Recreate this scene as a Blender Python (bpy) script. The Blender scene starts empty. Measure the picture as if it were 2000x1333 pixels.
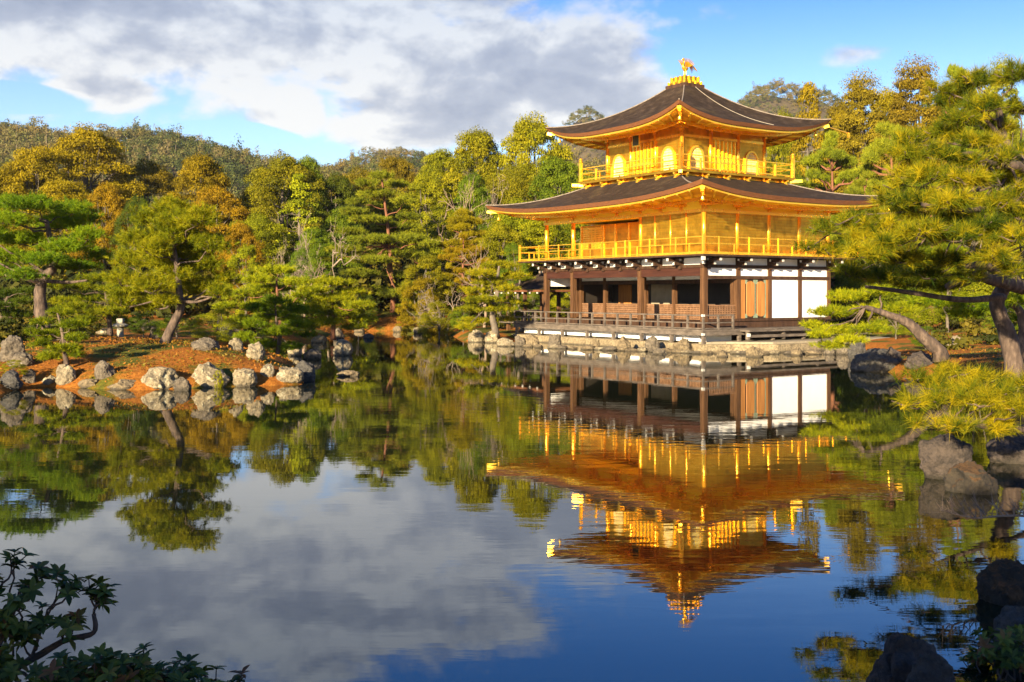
import bpy, math, random
import numpy as np
from mathutils import Vector, Matrix, noise as mnoise

# ------------------------------------------------------------------ camera, world, sun, exposure
SC = bpy.context.scene
COL = SC.collection
F, HOR, CAMZ = 2150.0, 574.0, 2.6          # focal length and horizon row of the 2000 px photograph, eye height
cd = bpy.data.cameras.new("camera"); cam = bpy.data.objects.new("camera", cd); COL.objects.link(cam)
cam.location = (0, 0, CAMZ); cam.rotation_euler = (math.radians(90), 0, 0)
cd.sensor_width = 36; cd.lens = F / 2000 * 36; cd.shift_y = -(666.5 - HOR) / 2000
cd.clip_start = 0.05; cd.clip_end = 12000
SC.camera = cam

SUN_AZ, SUN_EL = math.radians(206), math.radians(14.5)     # compass: +Y is north, clockwise
w = bpy.data.worlds.new("World"); SC.world = w; w.use_nodes = True
SC.view_settings.view_transform = 'Standard'; SC.view_settings.look = 'None'
SC.view_settings.gamma = 1; SC.view_settings.use_curve_mapping = False
SC.view_settings.exposure = 1.9
sl = bpy.data.lights.new("sun", 'SUN'); sun = bpy.data.objects.new("sun", sl); COL.objects.link(sun)
sl.energy = 5.0; sl.angle = math.radians(0.5); sl.color = (1.0, 0.82, 0.53)
sd = Vector((math.sin(SUN_AZ) * math.cos(SUN_EL), math.cos(SUN_AZ) * math.cos(SUN_EL), math.sin(SUN_EL)))
sun.rotation_euler = sd.to_track_quat('Z', 'Y').to_euler(); sun.location = (-30, -40, 40)
SC.cycles.use_denoising = True
SC.cycles.max_bounces = 7; SC.cycles.diffuse_bounces = 3; SC.cycles.glossy_bounces = 4; SC.cycles.transparent_max_bounces = 4
SC.cycles.blur_glossy = 1.0; SC.cycles.sample_clamp_indirect = 12.0


class NT:                                   # short node-tree helper
    def __init__(s, tree):
        s.t = tree; tree.nodes.clear()
    def n(s, typ, inp=None, **kw):
        nd = s.t.nodes.new(typ)
        for k, v in kw.items(): setattr(nd, k, v)
        for k, v in (inp or {}).items(): s.set(nd, k, v)
        return nd
    def set(s, nd, k, v):
        sock = nd.inputs[k]
        if isinstance(v, bpy.types.NodeSocket): s.t.links.new(v, sock)
        elif isinstance(v, bpy.types.Node): s.t.links.new(v.outputs[0], sock)
        else: sock.default_value = v
    def m(s, op, a, b=0.0, c=0.0, clamp=False):
        nd = s.t.nodes.new('ShaderNodeMath'); nd.operation = op; nd.use_clamp = clamp
        s.set(nd, 0, a); s.set(nd, 1, b); s.set(nd, 2, c)
        return nd.outputs[0]
    def mix(s, f, a, b, blend='MIX'):
        nd = s.t.nodes.new('ShaderNodeMix'); nd.data_type = 'RGBA'; nd.blend_type = blend
        s.set(nd, 0, f); s.set(nd, 6, a); s.set(nd, 7, b)
        return nd.outputs[2]
    def ramp(s, f, stops):
        nd = s.t.nodes.new('ShaderNodeValToRGB'); el = nd.color_ramp.elements
        while len(el) < len(stops): el.new(0.5)
        for e, (p, c) in zip(el, stops):
            e.position = p; e.color = (*c, 1) if len(c) == 3 else c
        s.set(nd, 0, f)
        return nd.outputs[0]
    def smooth(s, x, a, b):
        nd = s.t.nodes.new('ShaderNodeMapRange'); nd.interpolation_type = 'SMOOTHSTEP'
        s.set(nd, 0, x); s.set(nd, 1, a); s.set(nd, 2, b); nd.inputs[3].default_value = 0; nd.inputs[4].default_value = 1
        return nd.outputs[0]


def build_world():
    t = NT(w.node_tree)
    sky = t.n('ShaderNodeTexSky', sky_type='NISHITA', sun_disc=False, sun_elevation=SUN_EL,
              sun_rotation=SUN_AZ, altitude=100, air_density=1.0, dust_density=0.4, ozone_density=3.5)
    d = t.n('ShaderNodeSeparateXYZ', {0: t.n('ShaderNodeTexCoord').outputs['Generated']})
    az = t.m('ARCTAN2', d.outputs[0], d.outputs[1]); el = t.m('ARCSINE', d.outputs[2])
    # cloud fields live on the sky sphere, in azimuth / elevation; 2150 makes a unit about one photograph pixel
    U = t.m('MULTIPLY', az, 2150.0); V = t.m('MULTIPLY', el, 2150.0)
    def vec(du=0.0, dv=0.0, su=1.0, sv=1.0):
        return t.n('ShaderNodeCombineXYZ', {0: t.m('MULTIPLY', t.m('ADD', U, du), su), 1: t.m('MULTIPLY', t.m('ADD', V, dv), sv), 2: 3.7}).outputs[0]
    def fbm(v, sc, det=7, rough=0.55, dist=0.0):
        return t.n('ShaderNodeTexNoise', {'Vector': v, 'Scale': sc, 'Detail': det, 'Roughness': rough, 'Distortion': dist}).outputs[0]
    def blob(px, py, rx, ry):
        a = t.m('DIVIDE', t.m('SUBTRACT', U, px - 1000.0), rx); b = t.m('DIVIDE', t.m('SUBTRACT', V, 574.0 - py), ry)
        return t.m('SUBTRACT', 1.0, t.m('ADD', t.m('MULTIPLY', a, a), t.m('MULTIPLY', b, b)))
    def mx(a, b): return t.m('MAXIMUM', a, b)
    body = blob(370, 25, 800, 208)
    body = mx(body, blob(920, 140, 420, 125))
    body = mx(body, blob(860, 215, 290, 90))
    body = mx(body, blob(1120, 190, 220, 70))
    body = mx(body, blob(575, 222, 90, 60))
    body = mx(body, blob(240, 205, 130, 40))
    hole = t.m('MAXIMUM', blob(50, 228, 190, 30), 0.0)
    hole = t.m('ADD', hole, t.m('MULTIPLY', t.m('MAXIMUM', blob(455, 285, 150, 38), 0.0), 1.2))
    body = t.m('SUBTRACT', body, t.m('MULTIPLY', hole, 1.6))
    body = mx(body, t.m('MULTIPLY', t.m('ADD', mx(mx(blob(1200, 60, 120, 55), blob(1440, 45, 90, 30)), mx(blob(1995, 20, 60, 30), mx(blob(1150, 10, 200, 50), blob(1640, 135, 70, 20)))), -0.45), 0.35))
    body = mx(body, -1.6)
    # the rest of the sky, away from this view: scattered cloud
    away = t.smooth(t.m('ABSOLUTE', U), 1500.0, 2400.0)
    n1 = fbm(vec(0, 0, .0058, .0100), 1.0, 9, .58, .12)
    n1b = fbm(vec(-16, 26, .0058, .0100), 1.0, 9, .58, .12)
    n2 = fbm(vec(200, 90, .0018, .0042), 1.0, 4, .5)
    dens = t.m('ADD', t.m('MULTIPLY', body, 0.95), t.m('MULTIPLY', t.m('SUBTRACT', n1, 0.5), 2.2))
    dens = t.m('ADD', dens, t.m('MULTIPLY', away, 1.0))
    cover = t.smooth(dens, -0.16, 0.40)
    lit = t.m('ADD', 0.5, t.m('ADD', t.m('MULTIPLY', t.m('SUBTRACT', n1, n1b), 2.8), t.m('MULTIPLY', t.m('SUBTRACT', 0.5, n2), 1.5)))
    lit = t.m('ADD', lit, t.m('MULTIPLY', t.m('MAXIMUM', blob(578, 220, 95, 62), 0.0), 0.7))
    thick = t.smooth(dens, 0.15, 1.4)
    lit = t.m('SUBTRACT', lit, t.m('MULTIPLY', t.m('SUBTRACT', thick, 0.55), 0.62), clamp=True)
    ccol = t.ramp(lit, [(0.0, (.108, .120, .150)), (0.50, (.160, .169, .190)), (0.95, (.275, .272, .264))])
    hi = t.smooth(el, .12, .34)
    skyc = t.n('ShaderNodeHueSaturation', {'Saturation': 1.08, 'Color': t.mix(1.0, sky.outputs[0], t.mix(hi, (0.072, 0.066, 0.070, 1), (0.022, 0.034, 0.054, 1)), 'MULTIPLY')}).outputs[0]
    ccol = t.mix(1.0, ccol, t.mix(hi, (1, 1, 1, 1), (.62, .72, .88, 1)), 'MULTIPLY')
    out = t.mix(t.m('MULTIPLY', cover, 0.96), skyc, ccol)
    bg = t.n('ShaderNodeBackground', {0: out, 1: 1.0})
    t.n('ShaderNodeOutputWorld', {0: bg.outputs[0]})
    w.cycles.sampling_method = 'MANUAL'; w.cycles.sample_map_resolution = 512
build_world()

# ------------------------------------------------------------------ object helpers
def link(name, me, mat=None, parent=None, loc=None, rot=None, scale=None):
    o = bpy.data.objects.new(name, me); COL.objects.link(o)
    if mat is not None and me is not None:
        if not me.materials: me.materials.append(mat)
        elif me.materials[0] is not mat:
            o.material_slots[0].link = 'OBJECT'; o.material_slots[0].material = mat
    if parent is not None: o.parent = parent
    if loc is not None: o.location = loc
    if rot is not None: o.rotation_euler = rot
    if scale is not None: o.scale = scale
    return o

def tag(o, label, cat, group=None):
    o['label'] = label; o['category'] = cat
    if group: o['group'] = group
    return o

def thing(name, label, cat, loc=(0, 0, 0), rotz=0.0, group=None):
    o = bpy.data.objects.new(name, None); COL.objects.link(o); o.empty_display_size = 0.3
    o.location = loc; o.rotation_euler = (0, 0, rotz)
    return tag(o, label, cat, group)

def np_mesh(name, verts, faces, attrs=None, smooth=False):
    """faces: list of int arrays (n,k), one array for each polygon size"""
    me = bpy.data.meshes.new(name)
    verts = np.ascontiguousarray(verts, dtype=np.float32)
    faces = [np.asarray(f, dtype=np.int32) for f in faces if len(f)]
    loops = np.concatenate([f.ravel() for f in faces])
    sizes = np.concatenate([np.full(len(f), f.shape[1], np.int32) for f in faces])
    starts = np.concatenate([[0], np.cumsum(sizes)[:-1]]).astype(np.int32)
    me.vertices.add(len(verts)); me.vertices.foreach_set('co', verts.ravel())
    me.loops.add(len(loops)); me.loops.foreach_set('vertex_index', loops)
    me.polygons.add(len(sizes)); me.polygons.foreach_set('loop_start', starts)
    try: me.polygons.foreach_set('loop_total', sizes)
    except Exception: pass
    if smooth: me.polygons.foreach_set('use_smooth', np.ones(len(sizes), bool))
    for k, v in (attrs or {}).items():
        a = me.attributes.new(k, 'FLOAT', 'POINT'); a.data.foreach_set('value', np.asarray(v, np.float32))
    me.update(calc_edges=True); me.validate()
    return me

class MB:
    def __init__(s): s.v = []; s.f = []; s.sm = False
    def add(s, vs, fs):
        b = len(s.v); s.v += [tuple(v) for v in vs]; s.f += [tuple(i + b for i in f) for f in fs]; return s
    def box(s, x0, y0, z0, x1, y1, z1):
        x0, x1 = min(x0, x1), max(x0, x1); y0, y1 = min(y0, y1), max(y0, y1); z0, z1 = min(z0, z1), max(z0, z1)
        return s.add([(x0, y0, z0), (x1, y0, z0), (x1, y1, z0), (x0, y1, z0), (x0, y0, z1), (x1, y0, z1), (x1, y1, z1), (x0, y1, z1)],
                     [(0, 3, 2, 1), (4, 5, 6, 7), (0, 1, 5, 4), (1, 2, 6, 5), (2, 3, 7, 6), (3, 0, 4, 7)])
    def bar(s, p, q, wd, ht, up=(0, 0, 1)):
        p, q = Vector(p), Vector(q); d = (q - p).normalized(); u = Vector(up)
        sx = d.cross(u)
        if sx.length < 1e-4: sx = d.cross(Vector((1, 0, 0)))
        sx.normalize(); u = sx.cross(d)
        a, b = sx * wd / 2, u * ht / 2
        vs = [p - a - b, p + a - b, p + a + b, p - a + b, q - a - b, q + a - b, q + a + b, q - a + b]
        return s.add(vs, [(3, 2, 1, 0), (4, 5, 6, 7), (0, 1, 5, 4), (1, 2, 6, 5), (2, 3, 7, 6), (3, 0, 4, 7)])
    def tube(s, pts, rad, n=8, cap=True, jit=0.0, rng=None):
        pts = [Vector(p) for p in pts]
        if not hasattr(rad, '__len__'): rad = [rad] * len(pts)
        ref = Vector((0.31, 0.95, 0.05)); rings = []; vs = []; fs = []
        for i, p in enumerate(pts):
            d = (pts[min(i + 1, len(pts) - 1)] - pts[max(i - 1, 0)])
            if d.length < 1e-6: d = Vector((0, 0, 1))
            d.normalize(); a = d.cross(ref)
            if a.length < 1e-3: a = d.cross(Vector((0, 0, 1)))
            a.normalize(); b = a.cross(d); ref = -b if False else a.cross(d) * 1.0
            ref = d.cross(a) * -1.0
            for k in range(n):
                an = 2 * math.pi * k / n; r = rad[i] * (1 + (rng.uniform(-jit, jit) if rng else 0))
                vs.append(p + a * math.cos(an) * r + b * math.sin(an) * r)
            if i: fs += [((i - 1) * n + k, (i - 1) * n + (k + 1) % n, i * n + (k + 1) % n, i * n + k) for k in range(n)]
        if cap: fs += [tuple(range(n))[::-1], tuple(range((len(pts) - 1) * n, len(pts) * n))]
        return s.add(vs, fs)
    def lathe(s, prof, c=(0, 0, 0), n=16):
        vs, fs = [], []
        for i, (r, z) in enumerate(prof):
            for k in range(n):
                an = 2 * math.pi * (k + .5) / n; vs.append((c[0] + r * math.cos(an), c[1] + r * math.sin(an), c[2] + z))
            if i: fs += [((i - 1) * n + k, (i - 1) * n + (k + 1) % n, i * n + (k + 1) % n, i * n + k) for k in range(n)]
        fs += [tuple(range(n))[::-1], tuple(range((len(prof) - 1) * n, len(prof) * n))]
        return s.add(vs, fs)
    def mesh(s, name, smooth=False):
        me = bpy.data.meshes.new(name); me.from_pydata(s.v, [], s.f)
        if smooth: me.polygons.foreach_set('use_smooth', [True] * len(me.polygons))
        me.update(); return me
    def build(s, name, mat, parent=None, smooth=False, **kw): return link(name, s.mesh(name, smooth), mat, parent, **kw)

# ------------------------------------------------------------------ materials
MATS = {}
def mat(name):
    m = bpy.data.materials.new(name); m.use_nodes = True; MATS[name] = m
    return m, NT(m.node_tree)

def pbsdf(t, **kw):
    p = t.n('ShaderNodeBsdfPrincipled', {k.replace('_', ' '): v for k, v in kw.items()})
    return p
def finish(t, sh, vol=None): t.n('ShaderNodeOutputMaterial', {0: sh.outputs[0] if isinstance(sh, bpy.types.Node) else sh})

def simple(name, c1, c2, scale=4.0, rough=0.6, bump=0.0, stretch=(1, 1, 1), metal=0.0, det=5, spec=0.5, coord='Object', c3=None):
    m, t = mat(name)
    v = t.n('ShaderNodeMapping', {0: t.n('ShaderNodeTexCoord').outputs[coord], 'Scale': stretch}).outputs[0]
    n = t.n('ShaderNodeTexNoise', {'Vector': v, 'Scale': scale, 'Detail': det, 'Roughness': .6}).outputs[0]
    stops = [(0.32, c1), (0.68, c2)] if c3 is None else [(0.3, c1), (0.5, c2), (0.7, c3)]
    p = pbsdf(t, Base_Color=t.ramp(n, stops), Roughness=rough, Metallic=metal, Specular_IOR_Level=spec)
    if bump: t.set(p, 'Normal', t.n('ShaderNodeBump', {'Height': n, 'Strength': bump, 'Distance': .02}).outputs[0])
    finish(t, p); return m

def gold(name, c1, c2, rough, metal, lines=0.0, axis=2, scale=1.0):
    m, t = mat(name)
    co = t.n('ShaderNodeTexCoord').outputs['Object']
    n = t.n('ShaderNodeTexNoise', {'Vector': co, 'Scale': 1.7 * scale, 'Detail': 6, 'Roughness': .6}).outputs[0]
    p = pbsdf(t, Base_Color=t.ramp(n, [(.3, c1), (.7, c2)]), Metallic=metal, Roughness=rough)
    h = t.n('ShaderNodeTexNoise', {'Vector': co, 'Scale': 9.0, 'Detail': 3}).outputs[0]
    wr = t.n('ShaderNodeTexNoise', {'Vector': t.n('ShaderNodeMapping', {0: co, 'Scale': (1.1, 1.1, .45)}).outputs[0], 'Scale': 1.3 * scale, 'Detail': 7, 'Roughness': .65}).outputs[0]
    t.set(p, 'Roughness', t.m('ADD', rough - .10, t.m('MULTIPLY', wr, .22)))
    if lines:
        q = t.n('ShaderNodeSeparateXYZ', {0: co}); cell = t.n('ShaderNodeCombineXYZ', {0: t.m('FLOOR', t.m('MULTIPLY', q.outputs[0], 3.3)), 1: t.m('FLOOR', t.m('MULTIPLY', q.outputs[1], 3.3)), 2: t.m('FLOOR', t.m('MULTIPLY', q.outputs[2], 7.0))}).outputs[0]
        wn = t.n('ShaderNodeTexWhiteNoise', {'Vector': cell}).outputs[0]
        sheet = t.m('ADD', .86, t.m('MULTIPLY', wn, .22))
        dull = t.m('SUBTRACT', sheet, t.m('MULTIPLY', t.smooth(wr, .50, .72), .38))
        cc = p.inputs['Base Color'].links[0].from_socket
        t.set(p, 'Base Color', t.mix(1.0, cc, t.n('ShaderNodeCombineXYZ', {0: dull, 1: dull, 2: dull}).outputs[0], 'MULTIPLY'))
    if lines:
        s = t.n('ShaderNodeSeparateXYZ', {0: co}).outputs[axis]
        wv = t.m('PINGPONG', s, lines)
        wv = t.smooth(wv, 0.0, lines * .35)
        h = t.m('ADD', t.m('MULTIPLY', h, .35), wv)
    t.set(p, 'Normal', t.n('ShaderNodeBump', {'Height': h, 'Strength': .35, 'Distance': .012}).outputs[0])
    finish(t, p); return m

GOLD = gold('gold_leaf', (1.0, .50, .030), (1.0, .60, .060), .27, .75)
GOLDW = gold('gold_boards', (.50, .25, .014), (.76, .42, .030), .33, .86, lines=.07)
GOLDD = gold('shade_toned_gold_boards', (.72, .44, .020), (.90, .58, .04), .38, .40)  # deeper gold: shade and dark reflection of the outer soffit put into the colour
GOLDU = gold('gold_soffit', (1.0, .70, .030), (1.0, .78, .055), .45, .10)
WOOD = simple('dark_wood', (.030, .016, .010), (.075, .040, .024), 5, .55, .3, (1, 1, .15), spec=.15)
DECK = simple('weathered_deck_wood', (.065, .052, .043), (.155, .125, .10), 6, .7, .3, (.4, .4, 1), spec=.15)
POSTW = simple('brown_post_wood', (.050, .024, .012), (.13, .065, .030), 5, .55, .3, (3, 3, .2), spec=.15)
FRIEZE = simple('red_brown_wood', (.034, .013, .009), (.058, .022, .014), 3, .5, .2, (.3, .3, 3), spec=.15)
DOORW = simple('orange_door_wood', (.26, .105, .028), (.42, .19, .055), 3, .45, .2, (5, 5, .25), spec=.15)
LATT = simple('lattice_wood', (.15, .075, .035), (.27, .145, .075), 6, .55)
PATINA = simple('green_copper', (.13, .19, .13), (.25, .28, .19), 12, .6)
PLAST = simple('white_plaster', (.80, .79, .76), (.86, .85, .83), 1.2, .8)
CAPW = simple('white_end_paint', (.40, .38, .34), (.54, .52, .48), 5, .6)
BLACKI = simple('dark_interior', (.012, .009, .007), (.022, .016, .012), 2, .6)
PAPER = simple('shoji_paper', (.42, .38, .28), (.54, .50, .39), 3, .7)
DIMPAPER = simple('dimmed_screen_paper', (.24, .20, .13), (.32, .27, .19), 2, .7)  # white screen paper, with the dimness of the interior put into its colour
STONE_C = simple('cream_stone', (.20, .155, .09), (.34, .27, .165), 2.2, .85, .5, c3=(.27, .22, .15))
GRAVEL = simple('pale_gravel', (.22, .18, .12), (.31, .26, .18), 9, .95, .4)
BRONZE = simple('dark_bronze', (.05, .06, .035), (.10, .10, .05), 6, .4, metal=.6)
CABLE = simple('pale_cable', (.26, .22, .17), (.36, .31, .24), 8, .6)

def bark_roof():
    m, t = mat('bark_shingle')
    co = t.n('ShaderNodeTexCoord').outputs['Object']
    n = t.n('ShaderNodeTexNoise', {'Vector': co, 'Scale': 2.2, 'Detail': 8, 'Roughness': .65}).outputs[0]
    g = t.n('ShaderNodeTexNoise', {'Vector': co, 'Scale': 14, 'Detail': 5, 'Roughness': .7}).outputs[0]
    z = t.n('ShaderNodeSeparateXYZ', {0: co}).outputs[2]
    wv = t.m('PINGPONG', t.m('ADD', z, t.m('MULTIPLY', n, .06)), .030)
    c = t.ramp(n, [(.30, (.020, .0130, .0090)), (.52, (.041, .027, .0185)), (.72, (.085, .058, .041))])
    c = t.mix(t.smooth(g, .56, .78), c, (.12, .090, .066, 1))
    c = t.mix(t.m('MULTIPLY', t.smooth(wv, .016, .0), .55), c, (.010, .008, .006, 1))
    c = t.mix(t.m('MULTIPLY', t.smooth(t.n('ShaderNodeTexNoise', {'Vector': co, 'Scale': .6, 'Detail': 6, 'Roughness': .7}).outputs[0], .54, .70), .6), c, (.085, .060, .030, 1))
    p = pbsdf(t, Base_Color=c, Roughness=.9, Specular_IOR_Level=.1)
    h = t.m('ADD', t.m('MULTIPLY', g, .6), t.m('MULTIPLY', wv, 14.0))
    t.set(p, 'Normal', t.n('ShaderNodeBump', {'Height': h, 'Strength': .6, 'Distance': .03}).outputs[0])
    finish(t, p); return m
ROOF = bark_roof()
REDGE = simple('cut_shingle_edge', (.07, .026, .010), (.20, .070, .020), 14, .7, .4, (.3, .3, 6))
RIDGE = simple('weathered_hip', (.12, .09, .07), (.24, .20, .16), 10, .9, .4)

def rock_mat(name, dark, mid, lich, amount, moss=None):
    m, t = mat(name)
    tc = t.n('ShaderNodeTexCoord'); rnd = t.n('ShaderNodeObjectInfo').outputs['Random']
    co = t.n('ShaderNodeVectorMath', {0: tc.outputs['Object'], 1: t.n('ShaderNodeCombineXYZ', {0: t.m('MULTIPLY', rnd, 37.0), 1: 3.1, 2: 0}).outputs[0]}).outputs[0]
    n = t.n('ShaderNodeTexNoise', {'Vector': co, 'Scale': 3.5, 'Detail': 10, 'Roughness': .72}).outputs[0]
    f = t.n('ShaderNodeTexNoise', {'Vector': co, 'Scale': 11, 'Detail': 7, 'Roughness': .7}).outputs[0]
    l = t.n('ShaderNodeTexNoise', {'Vector': co, 'Scale': 4.3, 'Detail': 8, 'Roughness': .72, 'Distortion': .6}).outputs[0]
    c = t.ramp(n, [(.3, dark), (.62, mid)])
    c = t.mix(t.m('MULTIPLY', t.smooth(f, .42, .66), .75), c, (*[x * .40 for x in dark], 1))
    c = t.mix(t.smooth(l, .62 - amount, .74 - amount), c, (*lich, 1))
    if moss:
        nz = t.n('ShaderNodeSeparateXYZ', {0: t.n('ShaderNodeNewGeometry').outputs['Normal']}).outputs[2]
        mk = t.smooth(t.m('ADD', nz, t.m('MULTIPLY', t.m('SUBTRACT', n, .5), 2.0)), .35, .8)
        c = t.mix(mk, c, (*moss, 1))
    # dark wet band just above the water, a stain of the stone itself
    z = t.n('ShaderNodeSeparateXYZ', {0: t.n('ShaderNodeNewGeometry').outputs['Position']}).outputs[2]
    wet = t.smooth(t.m('ADD', z, t.m('MULTIPLY', t.m('SUBTRACT', n, .5), .12)), .10, .02)
    c = t.mix(t.m('MULTIPLY', wet, .75), c, (.035, .028, .018, 1))
    p = pbsdf(t, Base_Color=c, Roughness=.85)
    t.set(p, 'Normal', t.n('ShaderNodeBump', {'Height': t.m('ADD', n, t.m('MULTIPLY', f, .6)), 'Strength': 1.0, 'Distance': .10}).outputs[0])
    finish(t, p); return m
R_PALE = rock_mat('pale_lichen_rock', (.13, .100, .060), (.29, .235, .145), (.44, .40, .27), .09)
R_GREY = rock_mat('grey_rock', (.075, .058, .042), (.18, .145, .10), (.30, .28, .20), .01)
R_TAN = rock_mat('tan_rock', (.11, .080, .045), (.24, .18, .10), (.33, .29, .19), .02)
R_DARK = rock_mat('dark_rock', (.035, .032, .030), (.10, .09, .075), (.17, .18, .14), -.02)
R_NEAR = rock_mat('brown_rock', (.036, .028, .023), (.095, .070, .055), (.30, .27, .17), -.05)
R_MOSS = rock_mat('mossy_rock', (.020, .016, .011), (.055, .040, .024), (.10, .075, .04), -.04, moss=(.075, .036, .010))
TERR = rock_mat('terrace_stone', (.17, .125, .07), (.34, .265, .155), (.40, .34, .22), -.02)
LANT = simple('lantern_stone', (.24, .21, .15), (.36, .33, .25), 7, .85, .4)

def foliage(name, cols, trans=.36, rough=.6, hue=.03, val=.25, spec=.10):
    m, t = mat(name)
    a = t.n('ShaderNodeAttribute', attribute_name='rnd').outputs['Fac']
    rnd = t.n('ShaderNodeObjectInfo').outputs['Random']
    n = len(cols)
    c = t.ramp(a, [(0.08 + .84 * i / (n - 1), cl) for i, cl in enumerate(cols)])
    hs = t.n('ShaderNodeHueSaturation', {'Color': c, 'Hue': t.m('ADD', .5 - hue / 2, t.m('MULTIPLY', rnd, hue)),
                                         'Value': t.m('ADD', 1 - val / 2, t.m('MULTIPLY', t.m('FRACT', t.m('MULTIPLY', rnd, 7.3)), val))}).outputs[0]
    p = pbsdf(t, Base_Color=hs, Roughness=rough, Specular_IOR_Level=spec)
    tr = t.n('ShaderNodeBsdfTranslucent', {0: hs})
    mx = t.n('ShaderNodeMixShader', {0: trans, 1: p.outputs[0], 2: tr.outputs[0]})
    finish(t, mx); return m
L_GOLD = foliage('golden_leaves', [(.100, .080, .004), (.245, .185, .005), (.38, .275, .006)])
L_AMBER = foliage('amber_leaves', [(.110, .076, .004), (.255, .170, .005), (.39, .25, .006)])
L_OLIVE = foliage('olive_leaves', [(0.083, 0.094, 0.0036), (0.195, 0.198, 0.0054), (0.342, 0.304, 0.0072)])
L_GREEN = foliage('green_leaves', [(0.045, 0.077, 0.0045), (0.112, 0.161, 0.0072), (0.212, 0.248, 0.0090)])
L_DARK = foliage('dark_green_leaves', [(0.028, 0.047, 0.0045), (0.065, 0.097, 0.0072), (0.130, 0.155, 0.0090)])
L_BROWN = foliage('brown_olive_leaves', [(0.088, 0.074, 0.0054), (0.201, 0.155, 0.0090), (0.307, 0.242, 0.0135)])
L_YGRN = foliage('yellow_green_leaves', [(0.094, 0.112, 0.0036), (0.236, 0.242, 0.0054), (0.401, 0.366, 0.0072)])
L_PINE = foliage('pine_needles', [(0.042, 0.074, 0.0036), (0.147, 0.192, 0.0045), (0.319, 0.316, 0.0063)], trans=.34)
L_PINEY = foliage('sunny_pine_needles', [(0.059, 0.087, 0.0045), (0.224, 0.242, 0.0054), (0.425, 0.384, 0.0072)], trans=.34)
L_PINEF = foliage('fresh_pine_needles', [(0.038, 0.082, 0.0045), (0.118, 0.192, 0.0054), (0.248, 0.304, 0.0072)], trans=.34)
L_RED = foliage('red_pine_needles', [(0.077, 0.099, 0.0090), (0.201, 0.229, 0.0126), (0.342, 0.341, 0.0162)], trans=.34)
L_PINEN = foliage('long_pine_needles', [(0.020, 0.042, 0.0036), (0.110, 0.135, 0.0045), (0.385, 0.295, 0.0063)], trans=.34, val=.08, hue=.01)
L_FAR = foliage('hill_trees', [(.045, .060, .016), (.085, .098, .022), (.125, .118, .030), (.17, .130, .052), (.13, .12, .030), (.20, .14, .03)], trans=.15)
L_SHRUB = foliage('shrub_leaves', [(.034, .056, .010), (.080, .115, .018), (.15, .175, .024), (.17, .080, .03)], trans=.25, rough=.45, hue=0, val=0, spec=.25)
L_MOSS = foliage('moss_and_litter', [(.08, .085, .008), (.16, .105, .010), (.24, .095, .012), (.28, .105, .014)], trans=.1, hue=0, val=0)
L_UND = foliage('undergrowth_leaves', [(.022, .028, .005), (.065, .062, .008), (.14, .105, .012)])
BARK = simple('pine_bark', (.022, .015, .012), (.070, .046, .033), 9, .9, 1.0, (1, 1, .35), c3=(.15, .105, .075))
BARKR = simple('red_pine_bark', (.095, .036, .018), (.21, .080, .034), 6, .85, .5, (1, 1, .5))
BARKG = simple('grey_bark', (.060, .048, .038), (.15, .12, .09), 5, .9, .4, (1, 1, .4))
BARKW = simple('pale_bare_branches', (.14, .105, .075), (.26, .20, .145), 5, .9, .2)
BARKT = simple('brown_twigs', (.16, .11, .075), (.28, .20, .14), 5, .9, .2)
BARKD = simple('dark_shrub_bark', (.05, .035, .028), (.10, .075, .06), 12, .85, .5)

def ground_mat():
    m, t = mat('moss_and_earth')
    co = t.n('ShaderNodeNewGeometry').outputs['Position']
    n = t.n('ShaderNodeTexNoise', {'Vector': co, 'Scale': .33, 'Detail': 6, 'Roughness': .6}).outputs[0]
    f = t.n('ShaderNodeTexNoise', {'Vector': co, 'Scale': 9, 'Detail': 7, 'Roughness': .75}).outputs[0]
    c = t.ramp(f, [(.3, (.15, .052, .010)), (.5, (.30, .105, .016)), (.7, (.42, .18, .03))])
    gr = t.ramp(f, [(.3, (.045, .055, .008)), (.7, (.15, .14, .018))])
    c = t.mix(t.smooth(n, .47, .56), c, gr)
    xyz = t.n('ShaderNodeSeparateXYZ', {0: co})
    far = t.smooth(xyz.outputs[1], 88.0, 112.0)
    c = t.mix(far, c, t.ramp(f, [(.3, (.050, .038, .022)), (.7, (.12, .09, .05))]))
    p = pbsdf(t, Base_Color=c, Roughness=.95, Specular_IOR_Level=.1)
    t.set(p, 'Normal', t.n('ShaderNodeBump', {'Height': f, 'Strength': .9, 'Distance': .08}).outputs[0])
    finish(t, p); return m
GROUND = ground_mat()

def water_mat():
    m, t = mat('pond_water')
    co = t.n('ShaderNodeNewGeometry').outputs['Position']
    a = t.n('ShaderNodeTexNoise', {'Vector': t.n('ShaderNodeMapping', {0: co, 'Scale': (.55, 1.9, 1)}).outputs[0], 'Scale': 1.0, 'Detail': 4, 'Roughness': .55, 'Distortion': .3}).outputs[0]
    b = t.n('ShaderNodeTexNoise', {'Vector': t.n('ShaderNodeMapping', {0: co, 'Scale': (2.2, 6.0, 1)}).outputs[0], 'Scale': 1.0, 'Detail': 2, 'Roughness': .5}).outputs[0]
    big = t.n('ShaderNodeTexNoise', {'Vector': co, 'Scale': .07, 'Detail': 3}).outputs[0]
    amt = t.m('ADD', .25, t.m('MULTIPLY', t.smooth(big, .42, .62), 1.0))
    h = t.m('MULTIPLY', t.m('ADD', a, t.m('MULTIPLY', b, .16)), amt)
    p = pbsdf(t, Base_Color=(.010, .013, .006, 1), Roughness=.010, IOR=1.85)
    t.set(p, 'Normal', t.n('ShaderNodeBump', {'Height': h, 'Strength': 1.0, 'Distance': .0026}).outputs[0])
    finish(t, p); return m
WATER = water_mat()

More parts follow.
